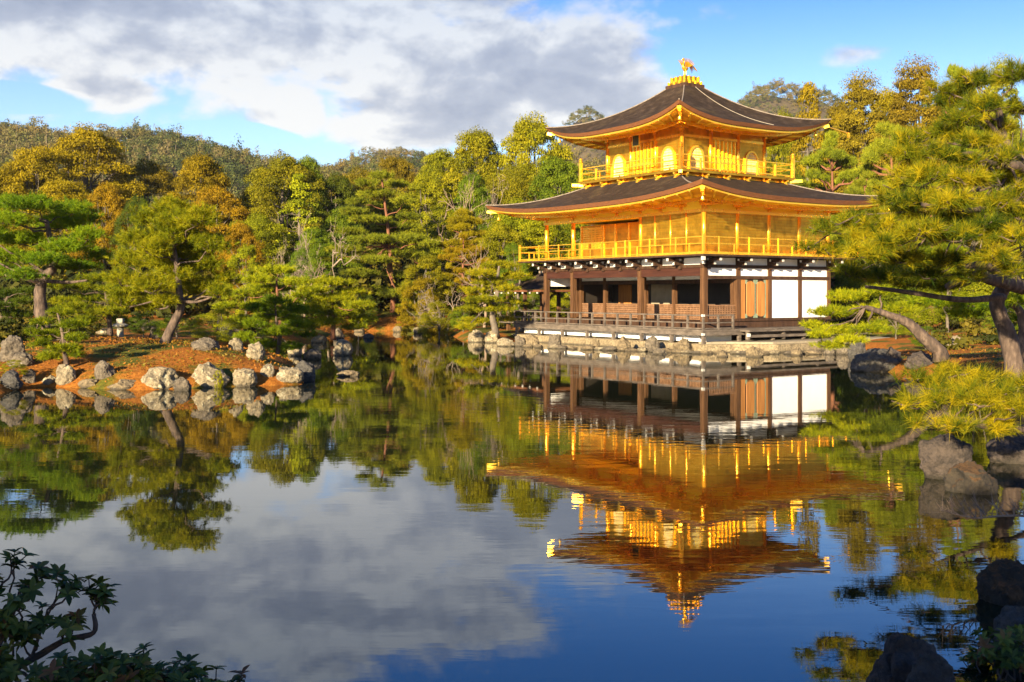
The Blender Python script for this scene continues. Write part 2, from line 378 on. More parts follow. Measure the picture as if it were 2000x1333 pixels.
# ------------------------------------------------------------------ the ground, the pond
def W(px, py):                               # a point of the waterline seen at (px, py)
    Y = F * CAMZ / (py - HOR); return ((px - 1000) / F * Y, Y)

POND = [(-60, 2.0), (-4, 2.6), (.8, 3.2), (2.3, 5.0), (3.3, 6.7), (4.3, 8.4), (5.5, 10.6), (6.8, 13.2), (7.8, 15.2), (8.8, 16.6), (10.5, 20), (12.2, 27), (12.6, 34), (12.0, 38.5),
        (13.2, 43), (15.8, 46.5), (15.5, 52), (8.0, 60), (2.0, 63), (-.6, 58.5), (-2.6, 60), (-3.6, 66), (-4.5, 72), W(760, 647), W(676, 648), (-11.4, 68), W(625, 664), W(500, 672), W(425, 674), W(440, 692), W(560, 704),
        W(608, 728), W(598, 752), W(440, 757), W(270, 764), W(70, 756), W(0, 772), (-20, 26.5), (-60, 20)]
PA = np.array(POND); PB = np.roll(PA, -1, axis=0)
def pond_sd(x, y):
    x = np.asarray(x, float); y = np.asarray(y, float)
    best = np.full(x.shape, 1e9); inside = np.zeros(x.shape, bool)
    for (ax, ay), (bx, by) in zip(PA, PB):
        dx, dy = bx - ax, by - ay
        tt = np.clip(((x - ax) * dx + (y - ay) * dy) / (dx * dx + dy * dy), 0, 1)
        best = np.minimum(best, (x - ax - tt * dx) ** 2 + (y - ay - tt * dy) ** 2)
        c = (ay > y) != (by > y)
        inside ^= c & (x < (bx - ax) * (y - ay) / (by - ay + 1e-12) + ax)
    return np.where(inside, -1, 1) * np.sqrt(best)
def sstep(a, b, x):
    q = np.clip((x - a) / (b - a), 0, 1); return q * q * (3 - 2 * q)
def gauss(x, y, cx, cy, sx, sy): return np.exp(-((x - cx) / sx) ** 2 - ((y - cy) / sy) ** 2)
def height(x, y):
    x = np.asarray(x, float); y = np.asarray(y, float); s = pond_sd(x, y)
    z = np.where(s < 0, np.maximum(-1.3, s * .9 - .05), .42 * sstep(-.1, .9, s) + .16 * sstep(.5, 6, s) - .05)
    land = sstep(0, 2.5, s)
    z = z + land * (.50 * gauss(x, y, -10.5, 35, 5, 4) + .6 * gauss(x, y, 16, 25, 5, 8) + .5 * gauss(x, y, 0, 0, 5, 3) + .3 * gauss(x, y, -20, 44, 7, 7))
    z = z + land * (1.5 * sstep(74, 90, y) + 4.0 * sstep(86, 125, y))
    r1 = np.interp(x, [-900, -260, -232, -186, -163, -140, -116, -88, -66, 0, 80, 160, 900], [52, 55, 56, 59, 58, 54, 49, 43, 41, 41, 43, 47, 49])
    z = z + 5 * sstep(125, 260, y) + r1 * sstep(230, 500, y)
    far = sstep(520, 640, y)
    z = z + far * (42 * gauss(x, y, -73, 750, 55, 80) + 114 * gauss(x, y, 67, 1000, 48, 90) + 111 * gauss(x, y, 205, 900, 58, 90) + 60 * gauss(x, y, 268, 900, 34, 80))
    bump = (1.6 * np.sin(x * .13 + 1.3) * np.sin(y * .09) + 3.2 * np.sin(x * .052 + .6) * np.sin(y * .040 + x * .02) * sstep(240, 340, y)) * sstep(120, 200, y) + .07 * np.sin(x * 1.3 + .4 * y) * np.sin(y * 1.1 - .3 * x) * land
    return z + bump
def h1(x, y): return float(height(np.array([x]), np.array([y]))[0])
def hit(px, py, y0=3.0, y1=130.0):           # where the line of sight through (px, py) meets ground or water
    Y = np.arange(y0, y1, .08); X = (px - 1000) / F * Y; Z = CAMZ - (py - HOR) * Y / F
    k = np.nonzero(Z <= np.maximum(height(X, Y), 0))[0]
    i = k[0] if len(k) else len(Y) - 1
    return Vector((X[i], Y[i], max(h1(X[i], Y[i]), 0.0)))
def at(px, py, Y): return Vector(((px - 1000) / F * Y, Y, CAMZ - (py - HOR) * Y / F))

def axis(lo, hi, step, out, grow):
    a = list(np.arange(lo, hi + 1e-6, step)); s = step
    while a[-1] < out: s *= grow; a.append(a[-1] + s)
    s = step
    while a[0] > -out: s *= grow; a.insert(0, a[0] - s)
    return np.array(a)
gx = axis(-30, 24, .5, 5000, 1.09); gy = axis(1, 92, .5, 6000, 1.06)
GX, GY = np.meshgrid(gx, gy); gz = height(GX.ravel(), GY.ravel())
gz = np.where((np.abs(GX.ravel()) > 900) | (GY.ravel() > 1100), np.minimum(gz, 30), gz)
nx, ny = len(gx), len(gy); idx = np.arange(nx * ny).reshape(ny, nx)
gr = link('ground', np_mesh('ground', np.stack([GX.ravel(), GY.ravel(), gz], 1), [np.stack([idx[:-1, :-1].ravel(), idx[:-1, 1:].ravel(), idx[1:, 1:].ravel(), idx[1:, :-1].ravel()], 1)], smooth=True), GROUND)
gr['kind'] = 'structure'
wt = MB().add([(-75, 0, 0), (30, 0, 0), (30, 92, 0), (-75, 92, 0)], [(0, 1, 2, 3)]).build('water', WATER); wt['kind'] = 'structure'

# ------------------------------------------------------------------ the pavilion (local frame: x along the right face, y along the left face)
TH = math.radians(34); BX, BY = 8.48, 12.35; CX, CY = 4.24, 5.83
NEAR = (375 / F * 50.6, 50.6, 0.0)
PAV = thing('golden_pavilion', 'three-storey pavilion with gold upper storeys, dark bark roofs and white lower walls', 'pavilion', NEAR, TH)
def part(name, mb, m, parent=PAV, smooth=False): return mb.build(name, m, parent, smooth)
def bpart(name, m, *b, parent=PAV):
    return MB().box(*b).build(name, m, parent)

def loc2w(x, y, z=0.0):
    c, s = math.cos(TH), math.sin(TH); return Vector((NEAR[0] + c * x - s * y, NEAR[1] + s * x + c * y, z))

class Face:                                   # wall frame: u along the wall, z up, d outwards
    def __init__(s, kind, x0, y0): s.k, s.x, s.y = kind, x0, y0
    def p(s, u, z, d): return (s.x + u, s.y - d, z) if s.k == 'E' else (s.x - d, s.y + u, z) if s.k == 'S' else (s.x + u, s.y + d, z) if s.k == 'W' else (s.x + d, s.y + u, z)
    def box(s, mb, u0, u1, z0, z1, d0, d1):
        a, b = s.p(u0, z0, d0), s.p(u1, z1, d1); return mb.box(*a, *b)

# --- terrace
def terrace():
    def slab(name, label, pts, z0, z1, m):
        vs = [tuple(loc2w(x, y, z0)) for x, y in pts] + [tuple(loc2w(x, y, z1)) for x, y in pts]; n = len(pts)
        o = MB().add(vs, [tuple(range(n))[::-1], tuple(range(n, 2 * n))] + [(i, (i + 1) % n, n + (i + 1) % n, n + i) for i in range(n)]).build(name, m)
        o['kind'] = 'structure'; return o
    slab('terrace', '', [(-1.55, -1.6), (-.2, -2.1), (1.2, -3.4), (11.5, -3.2), (14, -2), (14, 15.5), (-1.1, 15.5), (-1.5, 13.8)], -.6, .36, TERR)
    slab('path', '', [(-1.1, -1.35), (-.2, -1.6), (1.35, -2.95), (11.0, -2.8), (13.6, -1.6), (13.6, -.8), (-1.1, -.8)], .36, .44, GRAVEL)
terrace()

# --- first storey
FE, FS = Face('E', 0, 0), Face('S', 0, 0)
D1, DZ = 1.35, 1.0
dk = MB()
dk.box(-D1, -D1, DZ - .09, 0, BY + 1.3, DZ).box(0, -D1, DZ - .09, BX + 1.2, 0, DZ)
part('deck', dk, DECK)
e = MB().box(-D1 + .02, -D1 + .02, DZ - .27, -D1 + .14, BY + 1.28, DZ - .093).box(-D1 + .143, -D1 + .02, DZ - .27, BX + 1.18, -D1 + .14, DZ - .093)
part('deck_beam', e, DECK)
bpart('floor', WOOD, 0.003, 0.003, .43, BX, BY, 1.30)
st = MB().box(-.16, -.16, DZ + .003, 0, BY, 1.27).box(.003, -.16, DZ + .003, BX, 0, 1.27); part('floor_edge_beam', st, WOOD)
pl = MB().box(-.80, -.55, .43, -.70, BY + 1.0, DZ - .10).box(-.697, -.55, .43, 1.2, -.45, DZ - .10); part('plaster_plinth', pl, PLAST)
for y in list(np.arange(-1.25, 13.7, 2.1)): bpart('deck_post', DECK, -1.30, y - .07, .2, -1.16, y + .07, DZ - .273)
for x in (1.0, 3.2, 5.3, 7.4, 9.4): bpart('deck_post', DECK, x - .07, -1.30, .43, x + .07, -1.16, DZ - .273)
# low bench-like step in front of the right face
be = MB().box(.9, -1.98, .88, BX + 1.0, -1.40, .95); be.box(.95, -1.95, .62, BX + .95, -1.86, .74)
bench = part('step_plank', be, DECK)
for x in (1.0, 3.3, 5.6, 7.9): bpart('step_leg', DECK, x - .07, -1.85, .52, x + .07, -1.70, .877, parent=bench)
for x in (.93,): bpart('end_cap', CAPW, x - .06, -2.0, .66, x + .02, -1.83, .80, parent=bench)
# posts
for y in (0, 4.42, 9.92, BY): bpart('post', POSTW, -.12, y - .12, 1.30, .12, y + .12, 4.0)
for x in (2.12, 4.24, 6.36, BX): bpart('post', POSTW, x - .11, -.11, 1.30, x + .11, .11, 4.0)
for x in (2.12, 4.24, 6.36, BX): bpart('post', POSTW, x - .11, BY - .11, 1.30, x + .11, BY + .11, 4.0)
for y in (2.1, 4.2, 6.3, 8.4, 10.3): bpart('post', POSTW, BX - .1, y - .1, 1.30, BX + .1, y + .1, 4.0)
# beams: left face
bpart('frieze_beam', FRIEZE, -.09, .123, 3.42, .09, BY - .123, 3.80)
bpart('head_beam', WOOD, -.15, -.15, 3.803, .135, BY + .15, 3.95)
bpart('head_beam', WOOD, .138, -.15, 3.803, BX + .15, .135, 3.95)
bpart('lintel_beam', WOOD, .123, -.13, 3.29, BX, .10, 3.44)
bpart('sill_beam', WOOD, .123, -.13, 1.303, BX, .10, 1.43)
# plaster panels, right face
for i in range(4): bpart('plaster_panel', PLAST, i * 2.12 + .113, -.045, 3.443, (i + 1) * 2.12 - .113, .045, 3.80)
for i in (2, 3): bpart('plaster_panel', PLAST, i * 2.12 + .113, -.045, 1.433, (i + 1) * 2.12 - .113, .045, 3.287)
part('plaster_band', MB().box(-.02, .06, 3.953, .06, BY, 4.27).box(-.02, -.02, 3.953, BX, .057, 4.27), PLAST)
for y in (1.4, 2.9, 5.6, 6.9, 8.3, 11.1): bpart('strut', WOOD, -.09, y - .09, 3.953, -.023, y + .09, 4.27)
for i in range(5): bpart('strut', WOOD, i * 2.12 - .12 + (.14 if i == 0 else 0), -.09, 3.953, i * 2.12 + .12 + (.14 if i == 0 else 0), -.023, 4.27)
# double door
def door(u0, u1):
    f = Face('E', 0, 0); d = MB(); f.box(d, u0, u1, 1.45, 3.27, -.03, .05); o = part('door', d, WOOD)
    mid = (u0 + u1) / 2; hw = (u1 - u0) / 2 - .07; out = []
    for k in range(25):                       # rounded panel outline
        a = math.pi * k / 24; out.append((mid + hw * math.cos(a), 3.02 + .17 * math.sin(a)))
    for k in range(25):
        a = math.pi + math.pi * k / 24; out.append((mid + hw * math.cos(a), 1.68 + .17 * math.sin(a)))
    vs = [f.p(u, z, .053) for u, z in out] + [f.p(mid + (u - mid) * .93, z, .085) for u, z in out]; n = len(out)
    MB().add(vs, [(i, (i + 1) % n, n + (i + 1) % n, n + i) for i in range(n)] + [tuple(range(n, 2 * n))]).build('door_panel', DOORW, o)
    for (a, b) in ((u0, 3.06), (u1 - .13, 3.06), (u0, 1.45), (u1 - .13, 1.45)):
        h = MB(); f.box(h, a, a + .13, b, b + .2, .052, .062); h.build('corner_fitting', PATINA, o)
    h = MB(); f.box(h, u1 - .05, u1, 1.65, 3.05, .053, .067); h.build('edge_strip', PATINA, o)
for a_, b_ in ((2.233, 2.60), (4.00, 4.127)):
    fr = MB(); FE.box(fr, a_, b_, 1.433, 3.287, -.04, .06); part('door_jamb', fr, DOORW)
door(2.61, 3.29); door(3.31, 3.99)
# lattice half walls
def lattice(name, f, u0, u1, z0, z1, d, m, parent=PAV, sp=.105, bw=.032, back=WOOD):
    b = MB(); f.box(b, u0, u1, z0, z1, d - .05, d - .015); o = b.build(name, back, parent)
    g = MB()
    for u in np.arange(u0 + bw / 2, u1, sp): f.box(g, u - bw / 2, u + bw / 2, z0, z1, d - .013, d + .010)
    for z in np.arange(z0 + bw / 2, z1, sp): f.box(g, u0, u1, z - bw / 2, z + bw / 2, d + .012, d + .022)
    g.build('lattice', m, o)
    r = MB(); f.box(r, u0, u1, z1 + .003, z1 + .05, d - .06, d + .03); r.build('top_rail', m, o)
    return o
lattice('lattice_panel', FE, .123, 2.00, 1.433, 2.02, .0, LATT)
FI = Face('S', 2.12, 0)
ip = [0.25, 2.3, 4.3, 6.5, 9.82, 11.96]
for y in ip: bpart('inner_post', POSTW, 2.02, y - .09, 1.303, 2.22, y + .09, 3.45)
for a, b in zip(ip[:-1], ip[1:]): lattice('lattice_panel', FI, a + .095, b - .095, 1.32, 2.02, .0, LATT)
bpart('inner_lintel', WOOD, 2.03, .1, 3.10, 2.21, 12.1, 3.29)
bpart('inner_plaster', PLAST, 2.08, .1, 3.293, 2.15, 12.1, 3.55)
bpart('veranda_ceiling', WOOD, .093, .14, 3.56, BX - .1, BY - .1, 3.62)
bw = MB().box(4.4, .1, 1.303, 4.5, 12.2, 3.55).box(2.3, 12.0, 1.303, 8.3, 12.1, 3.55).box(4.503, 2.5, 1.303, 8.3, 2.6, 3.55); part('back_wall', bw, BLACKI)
bpart('sliding_screen', DIMPAPER, 4.33, 6.8, 1.32, 4.397, 8.6, 3.1)
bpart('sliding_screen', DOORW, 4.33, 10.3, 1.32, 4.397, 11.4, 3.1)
bpart('north_wall', PLAST, .12, BY - .05, 3.0, BX - .1, BY + .05, 3.8)
bpart('rear_wall', PLAST, BX - .05, .1, 1.3, BX + .05, BY - .1, 3.8)
# first-storey railing
def railing(name, path, z0, posts, rails, m, pw=.06, rw=.05, gap=.95, tall=None, short=None, parent=PAV, cornerh=None, cap=None, capm=None):
    mb = MB()
    for (a, b) in zip(path[:-1], path[1:]):
        for (z, th) in rails: mb.bar((a[0], a[1], z0 + z), (b[0], b[1], z0 + z), rw, th)
    o = part(name, mb, m, parent)
    for (a, b) in zip(path[:-1], path[1:]):
        L = math.dist(a, b); n = max(1, round(L / gap))
        for k in range(n + 1):
            q = k / n; x, y = a[0] + (b[0] - a[0]) * q, a[1] + (b[1] - a[1]) * q
            ends = k in (0, n); hgt = (cornerh if ends and cornerh else posts[k % len(posts)])
            wd = pw * (1.7 if ends and cornerh else 1)
            if k == n and b is not path[-1]: continue
            pb = MB().box(x - wd / 2, y - wd / 2, z0, x + wd / 2, y + wd / 2, z0 + hgt)
            if ends and cap: pb.lathe([(wd * .75, 0), (wd * .85, .05), (wd * .55, .09), (wd * .75, .15), (wd * .62, .21), (.005, .27)], (x, y, z0 + hgt), 10)
            pb.build('rail_post', m, o)
    return o
R1 = railing('lower_railing', [(.55, -1.29), (-1.29, -1.29), (-1.29, BY + 1.24), (.6, BY + 1.24)], DZ, [.66], [(.63, .055), (.30, .05), (.05, .05)], DECK, .085, .06, .98)
for x, y, z in ((-1.33, -1.33, 1.58), (-1.33, -1.33, .74)):
    MB().box(x - .07, y - .07, z, x + .05, y + .05, z + .1).build('end_cap', CAPW, R1)

# --- brackets below the second-storey balcony, white painted ends
def bracket(f, u, zt, wood, endm, sc=1.0, name='bracket'):
    mb = MB(); f.box(mb, u - .07, u + .07, zt - .36 * sc, zt - .20 * sc, .02, .55 * sc); f.box(mb, u - .08, u + .08, zt - .19 * sc, zt - .04, .02, .92 * sc)
    f.box(mb, u - .36 * sc, u + .36 * sc, zt - .17 * sc, zt - .06, .40 * sc, .52 * sc)
    f.box(mb, u - .10, u + .10, zt - .55 * sc, zt - .37 * sc, -.01, .20 * sc)
    o = part(name, mb, wood)
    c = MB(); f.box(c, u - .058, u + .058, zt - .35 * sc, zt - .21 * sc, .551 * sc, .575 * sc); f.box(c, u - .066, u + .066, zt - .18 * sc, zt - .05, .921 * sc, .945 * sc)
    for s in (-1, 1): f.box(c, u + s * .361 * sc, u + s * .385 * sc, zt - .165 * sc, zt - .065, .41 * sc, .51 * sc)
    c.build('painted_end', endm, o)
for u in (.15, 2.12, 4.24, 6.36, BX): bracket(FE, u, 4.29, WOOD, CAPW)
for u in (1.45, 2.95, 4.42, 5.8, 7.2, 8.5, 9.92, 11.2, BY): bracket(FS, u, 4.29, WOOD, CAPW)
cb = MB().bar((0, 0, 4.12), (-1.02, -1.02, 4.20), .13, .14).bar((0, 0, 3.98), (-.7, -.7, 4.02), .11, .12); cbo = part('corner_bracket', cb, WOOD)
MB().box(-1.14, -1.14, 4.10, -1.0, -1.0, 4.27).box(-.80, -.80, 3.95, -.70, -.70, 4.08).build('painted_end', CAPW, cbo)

# --- second storey
B2, Z2 = 1.12, 4.42
bal = MB().box(-B2, -B2, 4.30, BX + B2, BY + B2, 4.375); part('balcony_floor', bal, WOOD)
g = MB().box(-B2 - .03, -B2 - .03, 4.378, BX + B2 + .03, BY + B2 + .03, Z2); part('balcony_boards', g, GOLD)
railing('balcony_railing', [(BX + B2 - .05, -B2 + .05), (-B2 + .05, -B2 + .05), (-B2 + .05, BY + B2 - .05), (BX + B2 - .05, BY + B2 - .05)], Z2, [.78, .45], [(.74, .035), (.44, .035), (.06, .04)], GOLD, .055, .04, .93, cornerh=.86)
T2 = 6.36
def post(x, y, z0, z1, r=.11, m=GOLD): MB().tube([(x, y, z0), (x, y, z1)], r, 12).build('gold_post', m, PAV, True)
for y in (0, 4.42, 9.92, BY): post(0, y, Z2, T2 + .32)
for x in (2.12, 4.24, 6.36, BX): post(x, 0, Z2, T2 + .32)
for x in (4.24, BX): post(x, BY, Z2, T2 + .32)
for y in (1.15, 2.25, 3.35): post(-.005, y, Z2, T2, .06)
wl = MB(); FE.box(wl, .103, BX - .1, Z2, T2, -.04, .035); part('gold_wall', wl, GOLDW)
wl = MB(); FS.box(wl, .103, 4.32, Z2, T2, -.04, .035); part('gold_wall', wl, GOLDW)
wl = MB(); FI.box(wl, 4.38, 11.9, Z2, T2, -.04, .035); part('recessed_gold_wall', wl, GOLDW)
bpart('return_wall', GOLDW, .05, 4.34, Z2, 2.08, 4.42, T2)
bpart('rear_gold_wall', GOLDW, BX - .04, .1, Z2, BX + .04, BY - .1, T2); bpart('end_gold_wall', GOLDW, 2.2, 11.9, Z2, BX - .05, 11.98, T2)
for y in (5.4, 6.6, 7.75, 8.9, 9.9, 11.9): bpart('wall_batten', GOLD, 2.03, y - .05, Z2, 2.083, y + .05, T2)
lattice('gold_lattice_window', FI, 10.0, 11.75, 5.05, T2 - .18, .06, GOLD, sp=.12, bw=.035, back=GOLDW)
tr = MB(); FE.box(tr, -.12, BX + .12, T2 + .003, T2 + .14, .0, .13); FS.box(tr, .01, BY + .12, T2 + .003, T2 + .14, .0, .13); part('tie_beam', tr, GOLD)
tr = MB(); FE.box(tr, .103, BX - .1, Z2 + .003, Z2 + .10, .036, .07); FS.box(tr, .103, 4.32, Z2 + .003, Z2 + .10, .036, .07); part('sill_board', tr, GOLD)
fz = MB(); FE.box(fz, -.03, BX + .03, T2 + .143, 6.95, -.04, .03); FS.box(fz, -.03, BY + .03, T2 + .143, 6.95, -.04, .03); part('gold_frieze', fz, GOLDU)
bpart('gold_ceiling', GOLDU, .03, .03, T2 + .16, BX - .05, BY - .05, T2 + .22)

# --- roofs
def roof(name, outer, inner, zmid, lift, ztop, thick, curve, wall, zwall, gap, purlin_q, pow_=2.6):
    (ox0, oy0, ox1, oy1), (ix0, iy0, ix1, iy1) = outer, inner
    ns, nt = 48, 14
    O = [(ox0, oy0), (ox1, oy0), (ox1, oy1), (ox0, oy1)]; I = [(ix0, iy0), (ix1, iy0), (ix1, iy1), (ix0, iy1)]
    Wl = [(wall[0], wall[1]), (wall[2], wall[1]), (wall[2], wall[3]), (wall[0], wall[3])]
    def lf(s): return lift * abs(2 * s - 1) ** pow_
    def edge(k, s, ins=0.0):                  # plan point of the eave
        a, b = O[k], O[(k + 1) % 4]; x, y = a[0] + (b[0] - a[0]) * s, a[1] + (b[1] - a[1]) * s
        cx, cy = (ox0 + ox1) / 2, (oy0 + oy1) / 2; kx, ky = (ox1 - ox0) / 2, (oy1 - oy0) / 2
        return cx + (x - cx) * (kx - ins) / kx, cy + (y - cy) * (ky - ins) / ky
    def inn(k, s):
        a, b = I[k], I[(k + 1) % 4]; return a[0] + (b[0] - a[0]) * s, a[1] + (b[1] - a[1]) * s
    def wallp(k, s):
        a, b = Wl[k], Wl[(k + 1) % 4]; return a[0] + (b[0] - a[0]) * s, a[1] + (b[1] - a[1]) * s
    def top(k, s, q):
        a, b = edge(k, s), inn(k, s); z0 = zmid + thick + lf(s)
        zz = zmid + thick + (ztop - zmid - thick) * (q * (1 - curve) + curve * q * q) + lf(s) * (1 - q) ** 2.2
        return (a[0] + (b[0] - a[0]) * q, a[1] + (b[1] - a[1]) * q, zz)
    ms = MB(); es = MB(); us = MB(); ks = MB(); uo = MB()
    for k in range(4):
        vs = [top(k, i / ns, j / nt) for j in range(nt + 1) for i in range(ns + 1)]
        ms.add(vs, [(j * (ns + 1) + i, j * (ns + 1) + i + 1, (j + 1) * (ns + 1) + i + 1, (j + 1) * (ns + 1) + i) for j in range(nt) for i in range(ns)])
        vs = []
        for i in range(ns + 1):               # layered cut edge, leaning inwards, then the lip below
            s = i / ns; z = zmid + lf(s); a = edge(k, s); b = edge(k, s, .09); c = edge(k, s, .20)
            vs += [(*a, z + thick), (*b, z), (*c, z - .01)]
        es.add(vs, [(i * 3 + j, i * 3 + j + 1, (i + 1) * 3 + j + 1, (i + 1) * 3 + j) for i in range(ns) for j in range(2)])
        vs = []
        for i in range(ns + 1):
            s = i / ns; a = edge(k, s, .17); b = edge(k, s, .29); z = zmid + lf(s)
            vs += [(*a, z - .015), (*a, z - .10), (*b, z - .10), (*b, z - .02)]
        ks.add(vs, [(i * 4 + j, i * 4 + j + 1, (i + 1) * 4 + j + 1, (i + 1) * 4 + j) for i in range(ns) for j in range(3)])
        vs = []                               # soffit
        for i in range(ns + 1):
            s = i / ns; a = edge(k, s, .24); b = wallp(k, s); m_ = .5
            z = zmid + lf(s) - .04; zm = zwall + (zmid - zwall) * .55 + lf(s) * .45 - .02
            vs += [(*a, z), (a[0] + (b[0] - a[0]) * m_, a[1] + (b[1] - a[1]) * m_, zm), (*b, zwall)]
        uo.add(vs, [(i * 3, i * 3 + 1, (i + 1) * 3 + 1, (i + 1) * 3) for i in range(ns)]); us.add(vs, [(i * 3 + 1, i * 3 + 2, (i + 1) * 3 + 2, (i + 1) * 3 + 1) for i in range(ns)])
    R = part(name, ms, ROOF, smooth=True)
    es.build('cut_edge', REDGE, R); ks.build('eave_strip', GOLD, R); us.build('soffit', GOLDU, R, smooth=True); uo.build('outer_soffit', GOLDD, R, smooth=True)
    for k in range(4):
        a, b = O[k], O[(k + 1) % 4]; n = max(4, round(math.dist(a, b) / gap))
        for i in range(1, n):                 # rafters
            s = i / n; p = edge(k, s, .22); q = wallp(k, s); z = zmid + lf(s)
            zm = zwall + (zmid - zwall) * .55 + lf(s) * .45; mx_ = (p[0] + (q[0] - p[0]) * .5, p[1] + (q[1] - p[1]) * .5)
            MB().bar((*p, z - .075), (*mx_, zm - .07), .075, .09).bar((*mx_, zm - .07), (*q, zwall - .05), .075, .09).build('rafter', GOLDU, R)
        # purlin carried on the brackets
        pb = MB(); pts = []
        for i in range(25):
            s = i / 24; p = edge(k, s, .36); q = wallp(k, s)
            pts.append((p[0] + (q[0] - p[0]) * purlin_q, p[1] + (q[1] - p[1]) * purlin_q, zwall + (zmid - zwall) * .55 + lf(s) * .40 - .20))
        for u, v in zip(pts[:-1], pts[1:]): pb.bar(u, v, .11, .13)
        pb.build('purlin', GOLD, R)
        # hip rafter with a bright end, and the pale ridge line of the hip
        p, q = edge(k, 0, .22), wallp(k, 0); z = zmid + lf(0)
        MB().bar((*p, z - .16), (q[0], q[1], zwall - .06), .15, .17).build('hip_rafter', GOLD, R)
        dx, dy = p[0] - q[0], p[1] - q[1]; L = math.hypot(dx, dy); ux, uy = dx / L, dy / L
        MB().bar((p[0] - ux * .05, p[1] - uy * .05, z - .24), (p[0] + ux * .20, p[1] + uy * .20, z - .17), .20, .15).build('hip_end', GOLD, R)
        bl = MB(); bx, by = p[0] - ux * .45, p[1] - uy * .45
        bl.tube([(bx, by, z - .2), (bx, by, z - .50)], .012, 6); bl.lathe([(.03, 0), (.07, -.03), (.085, -.14), (.11, -.19), (.02, -.20)], (bx, by, z - .48), 10)
        bl.build('wind_bell', GOLD, R)
        hp = MB(); pts = [Vector(top(k, 0, j / 20)) + Vector((0, 0, .012)) for j in range(21)]
        hp.tube(pts, [.032] * 21, 6); hp.build('hip_ridge', RIDGE, R)
    return R, top
LR, ltop = roof('lower_roof', (-2.62, -2.62, BX + 2.62, 14.55), (CX - 3.62, CY - 3.62, CX + 3.62, CY + 3.62), 6.80, .52, 8.30, .19, .42, (0, 0, BX, BY), 6.95, .82, .52, 3.0)
UR, utop = roof('upper_roof', (CX - 5.24, CY - 5.24, CX + 5.24, CY + 5.24), (CX - .62, CY - .62, CX + .62, CY + .62), 10.66, .70, 13.42, .17, .50, (CX - 2.875, CY - 2.875, CX + 2.875, CY + 2.875), 10.96, .76, .52, 3.2)

# brackets under both eaves: a boat-shaped arm with three bearing blocks
def eave_bracket(f, u, z, parent, sc=1.0):
    mb = MB(); f.box(mb, u - .09 * sc, u + .09 * sc, z - .34 * sc, z - .22 * sc, -.01, .12)
    f.box(mb, u - .06, u + .06, z - .21 * sc, z - .09 * sc, .0, .95 * sc)
    f.box(mb, u - .33 * sc, u + .33 * sc, z - .205 * sc, z - .10 * sc, .05, .16)
    for s in (-1, 0, 1): f.box(mb, u + s * .29 * sc - .07, u + s * .29 * sc + .07, z - .088 * sc, z + .02, .04, .17)
    f.box(mb, u - .08, u + .08, z - .088 * sc, z + .01, .80 * sc, .98 * sc); f.box(mb, u - .26 * sc, u + .26 * sc, z - .20 * sc, z - .11 * sc, .84 * sc, .94 * sc)
    mb.build('eave_bracket', GOLD, parent)
for u in (0, 2.12, 4.24, 6.36, BX): eave_bracket(FE, u, 6.86, LR)
for u in (1.45, 2.9, 4.42, 6.2, 8.1, 9.92, BY): eave_bracket(FS, u, 6.86, LR)

# --- third storey
H3 = 2.875; HB = 3.95
x0, y0, x1, y1 = CX - H3, CY - H3, CX + H3, CY + H3
sk = MB().box(CX - 3.62, CY - 3.62, 8.0, CX + 3.62, CY + 3.62, 8.43); part('balcony_skirt', sk, GOLDW)
fl = MB().box(CX - HB - .05, CY - HB - .05, 8.433, CX + HB + .05, CY + HB + .05, 8.56); part('upper_balcony_floor', fl, GOLDW)
Z3, T3 = 8.56, 10.36
a, b, c, d = CX - HB + .06, CY - HB + .06, CX + HB - .06, CY + HB - .06
UBR = railing('upper_balcony_railing', [(a, b), (a, d), (c, d), (c, b), (a, b)], Z3, [.60], [(.70, .045), (.42, .045), (.10, .05)], GOLD, .085, .05, 1.3, cornerh=1.02, cap=True)
for (x, y) in ((a, b), (a, d), (c, b), (c, d)):
    ux, uy = math.copysign(1, x - CX), math.copysign(1, y - CY)
    MB().bar((x - ux * .1, y - uy * .1, 8.37), (x + ux * .33, y + uy * .33, 8.39), .17, .15).build('corner_beam_end', GOLD, UBR)
F3E, F3S = Face('E', x0, y0), Face('S', x0, y0)
SKE, SKS = Face('E', CX - 3.62, CY - 3.62), Face('S', CX - 3.62, CY - 3.62)
def skirt_bracket(f, u):
    mb = MB(); f.box(mb, u - .24, u + .24, 8.30, 8.36, .02, .10)
    f.box(mb, u - .05, u + .05, 8.14, 8.40, .0, .22); f.box(mb, u - .05, u + .05, 8.34, 8.42, .0, .34)
    for s in (-1, 0, 1): f.box(mb, u + s * .2 - .06, u + s * .2 + .06, 8.36, 8.43, .015, .13)
    f.box(mb, u - .08, u + .08, 8.16, 8.22, .02, .26)
    mb.build('skirt_bracket', GOLD, PAV)
for u in (.15, 1.5, 2.95, 4.35, 5.75, 7.1): skirt_bracket(SKE, u); skirt_bracket(SKS, u)
for i in range(4):
    u = i * 2 * H3 / 3
    for f in (F3E, F3S):
        if f is F3S and i == 0: continue
        p_ = f.p(u, 0, 0); MB().tube([(p_[0], p_[1], Z3), (p_[0], p_[1], T3 + .25)], .105, 12).build('round_gold_post', GOLD, PAV, True)
for (x, y) in ((x1, y1), (x0 + 1.9, y1), (x1, y0 + 1.9)): MB().tube([(x, y, Z3), (x, y, T3 + .25)], .105, 12).build('round_gold_post', GOLD, PAV, True)
for f in (F3E, F3S):
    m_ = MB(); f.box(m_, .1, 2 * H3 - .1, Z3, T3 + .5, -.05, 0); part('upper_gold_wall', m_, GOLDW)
    m_ = MB(); f.box(m_, .1, 2 * H3 - .1, Z3 + .003, Z3 + .12, .003, .05); f.box(m_, .1, 2 * H3 - .1, T3 - .06, T3 + .06, .003, .06); part('upper_tie_beam', m_, GOLD)
